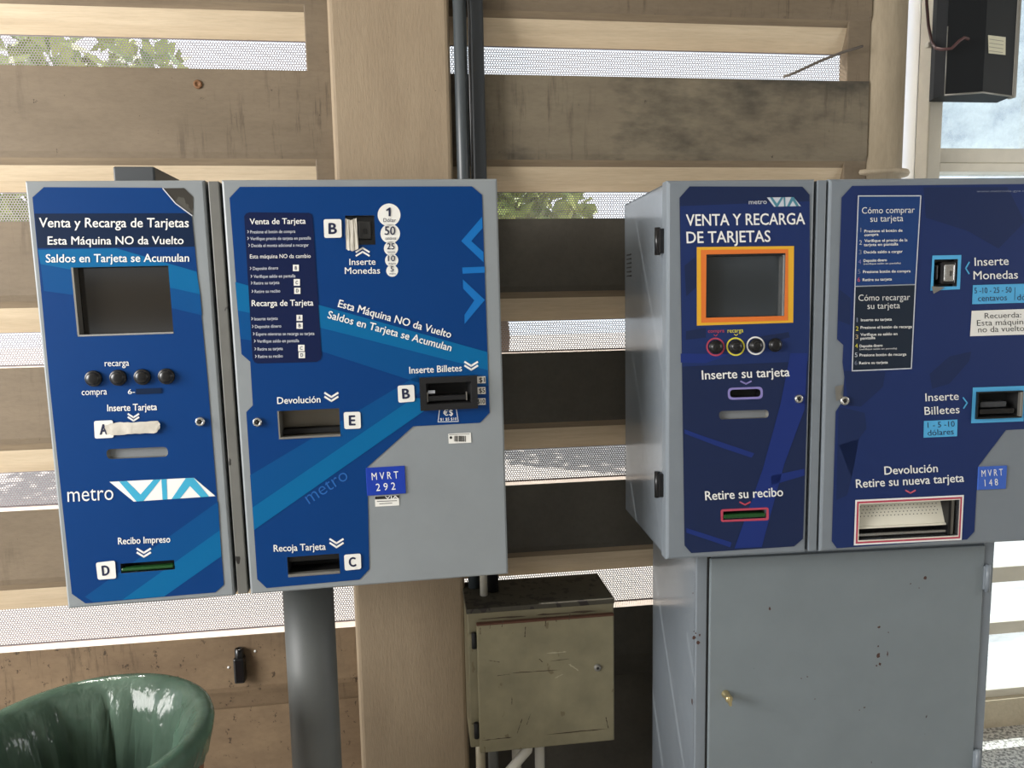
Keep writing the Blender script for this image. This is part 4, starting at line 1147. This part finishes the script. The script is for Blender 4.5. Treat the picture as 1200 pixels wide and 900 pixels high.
def wob(a, j, r, h):
    k = [.004, .003, .0012, .0008, .0006, .0006, .0008, .001, .002, .006, .014, .022, .028, .032, .03, .02, .005, 0][j]
    return r + k * fold(a + j * .07) - (k if j > 8 else 0), h + (.006 * fold(a * 2 + 1) if j == 0 else (.004 * fold(a) if j > 12 else 0))
MB(bc).lathe(prof, bc, liner, 160, 'Z', True, wob).build('bin_liner', TW)

# ------------------------------------------------------------------ speaker box in front of the window
spk = mat('speaker_black', (16, 19, 22), .65, 0, .25); spk2 = mat('speaker_black_front', (25, 29, 32), .6, 0, .3)
YS = 2.15
xs0, xs1, xs2, xs3 = at(1096, 60, YS + .05).x, at(1109, 60, YS).x, at(1154, 60, YS - .02).x, at(1189, 60, YS + .01).x
zb_ = at(1150, 113, YS).z; zt_ = zb_ + .48
osp = Vector(((xs1 + xs3) / 2, YS + .1, zb_))
TSp = thing('speaker_box', osp, 'black box loudspeaker hung in front of the frosted window, above the dark navy machine', 'loudspeaker')
plan = [(xs0 + .012, YS + .085), (xs0, YS + .05), (xs1, YS), (xs2, YS - .02), (xs3, YS + .01), (xs3 + .012, YS + .085)]
mb = MB(osp); n6 = len(plan)
vs = [(x, y, zb_ + .004) for x, y in plan] + [(x, y, zt_) for x, y in plan]
for i in range(n6):
    j = (i + 1) % n6
    mb.add([vs[i], vs[j], vs[n6 + j], vs[n6 + i]], [(0, 1, 2, 3)], spk2 if i == 3 else spk)
mb.add(vs[:n6], [tuple(range(n6))[::-1]], spk); mb.add(vs[n6:], [tuple(range(n6))], spk)
mb.build('case', TSp)
MB(osp).box((xs3 - .001, YS + .006, zb_), (xs3 + .012, YS + .03, zt_), satin, .003).build('side_trim', TSp)
MB(osp).tube([(xs1, YS - .001, zb_ + .002), (xs2, YS - .021, zb_ + .006), (xs3, YS + .009, zb_ + .004)], .0028, satin, 8).tube([(xs1, YS - .001, zb_), (xs1, YS - .001, zb_ + .20)], .0015, satin, 6).build('bottom_trim', TSp)
p = [at(u, v, YS - .013) for u, v in ((1156, 42), (1182, 42), (1182, 63), (1157, 63))]
nt = MB(osp)
def yy(x): return YS - .02 + .03 * (x - xs2) / (xs3 - xs2) - .0015
nt.add([(q.x, yy(q.x), q.z) for q in p], [(0, 3, 2, 1)], mat('yellowed_note', (206, 202, 178), .6))
for k in range(4):
    z = p[0].z - .010 - k * .011
    nt.add([(p[0].x + .006, yy(p[0].x + .006) - .0004, z), (p[1].x - .008, yy(p[1].x - .008) - .0004, z), (p[1].x - .008, yy(p[1].x - .008) - .0004, z - .002), (p[0].x + .006, yy(p[0].x + .006) - .0004, z - .002)], [(0, 3, 2, 1)], mat('pencil_grey', (150, 148, 134), .6))
nt.build('paper_note', TSp)
for dz in (.09, .36):
    MB(osp).box((xs3, YS + .04, zb_ + dz), (xs3 + .03, YS + .07, zb_ + dz + .04), blackp, .004).build('clamp_knob', TSp)
MB(osp).box((xs2 - .02, YS + .08, zb_ + .2), (xs2 + .02, YG + .006, zb_ + .26), blackp, .003).build('mounting_bracket', TSp)
brown = mat('brown_cable', (74, 44, 44), .5)
wp = [at(1085, -40, 2.235), at(1086, 5, 2.235), at(1088, 30, 2.235), at(1092, 50, 2.22), at(1096, 56, 2.15), at(1103, 58, 2.125), at(1115, 57, 2.12), at(1124, 48, 2.115), at(1130, 44, 2.113), at(1135, 46, 2.118)]
tag(MB().tube(wp, .0045, brown, 8).build('speaker_cable'), 'brown cable hanging down the window frame and looping to the black loudspeaker', 'cable')
p = at(1092, 52, 2.235); tag(MB().box((p.x - .012, p.y - .001, p.z - .008), (p.x + .010, YG - .049, p.z + .008), pvc, .003).build('cable_clip'), 'small white clip holding the brown cable on the window frame', 'cable clip')
w_ = [at(1011, 54, 2.13), at(985, 62, 2.14), at(960, 72, 2.145), at(930, 86, 2.148), at(918, 90, 2.165)]
tag(MB().tube(w_, .004, mat('grey_cable', (96, 88, 80), .6), 8).build('loose_cable'), 'thin grey cable slanting across the topmost gap to the round column', 'cable')
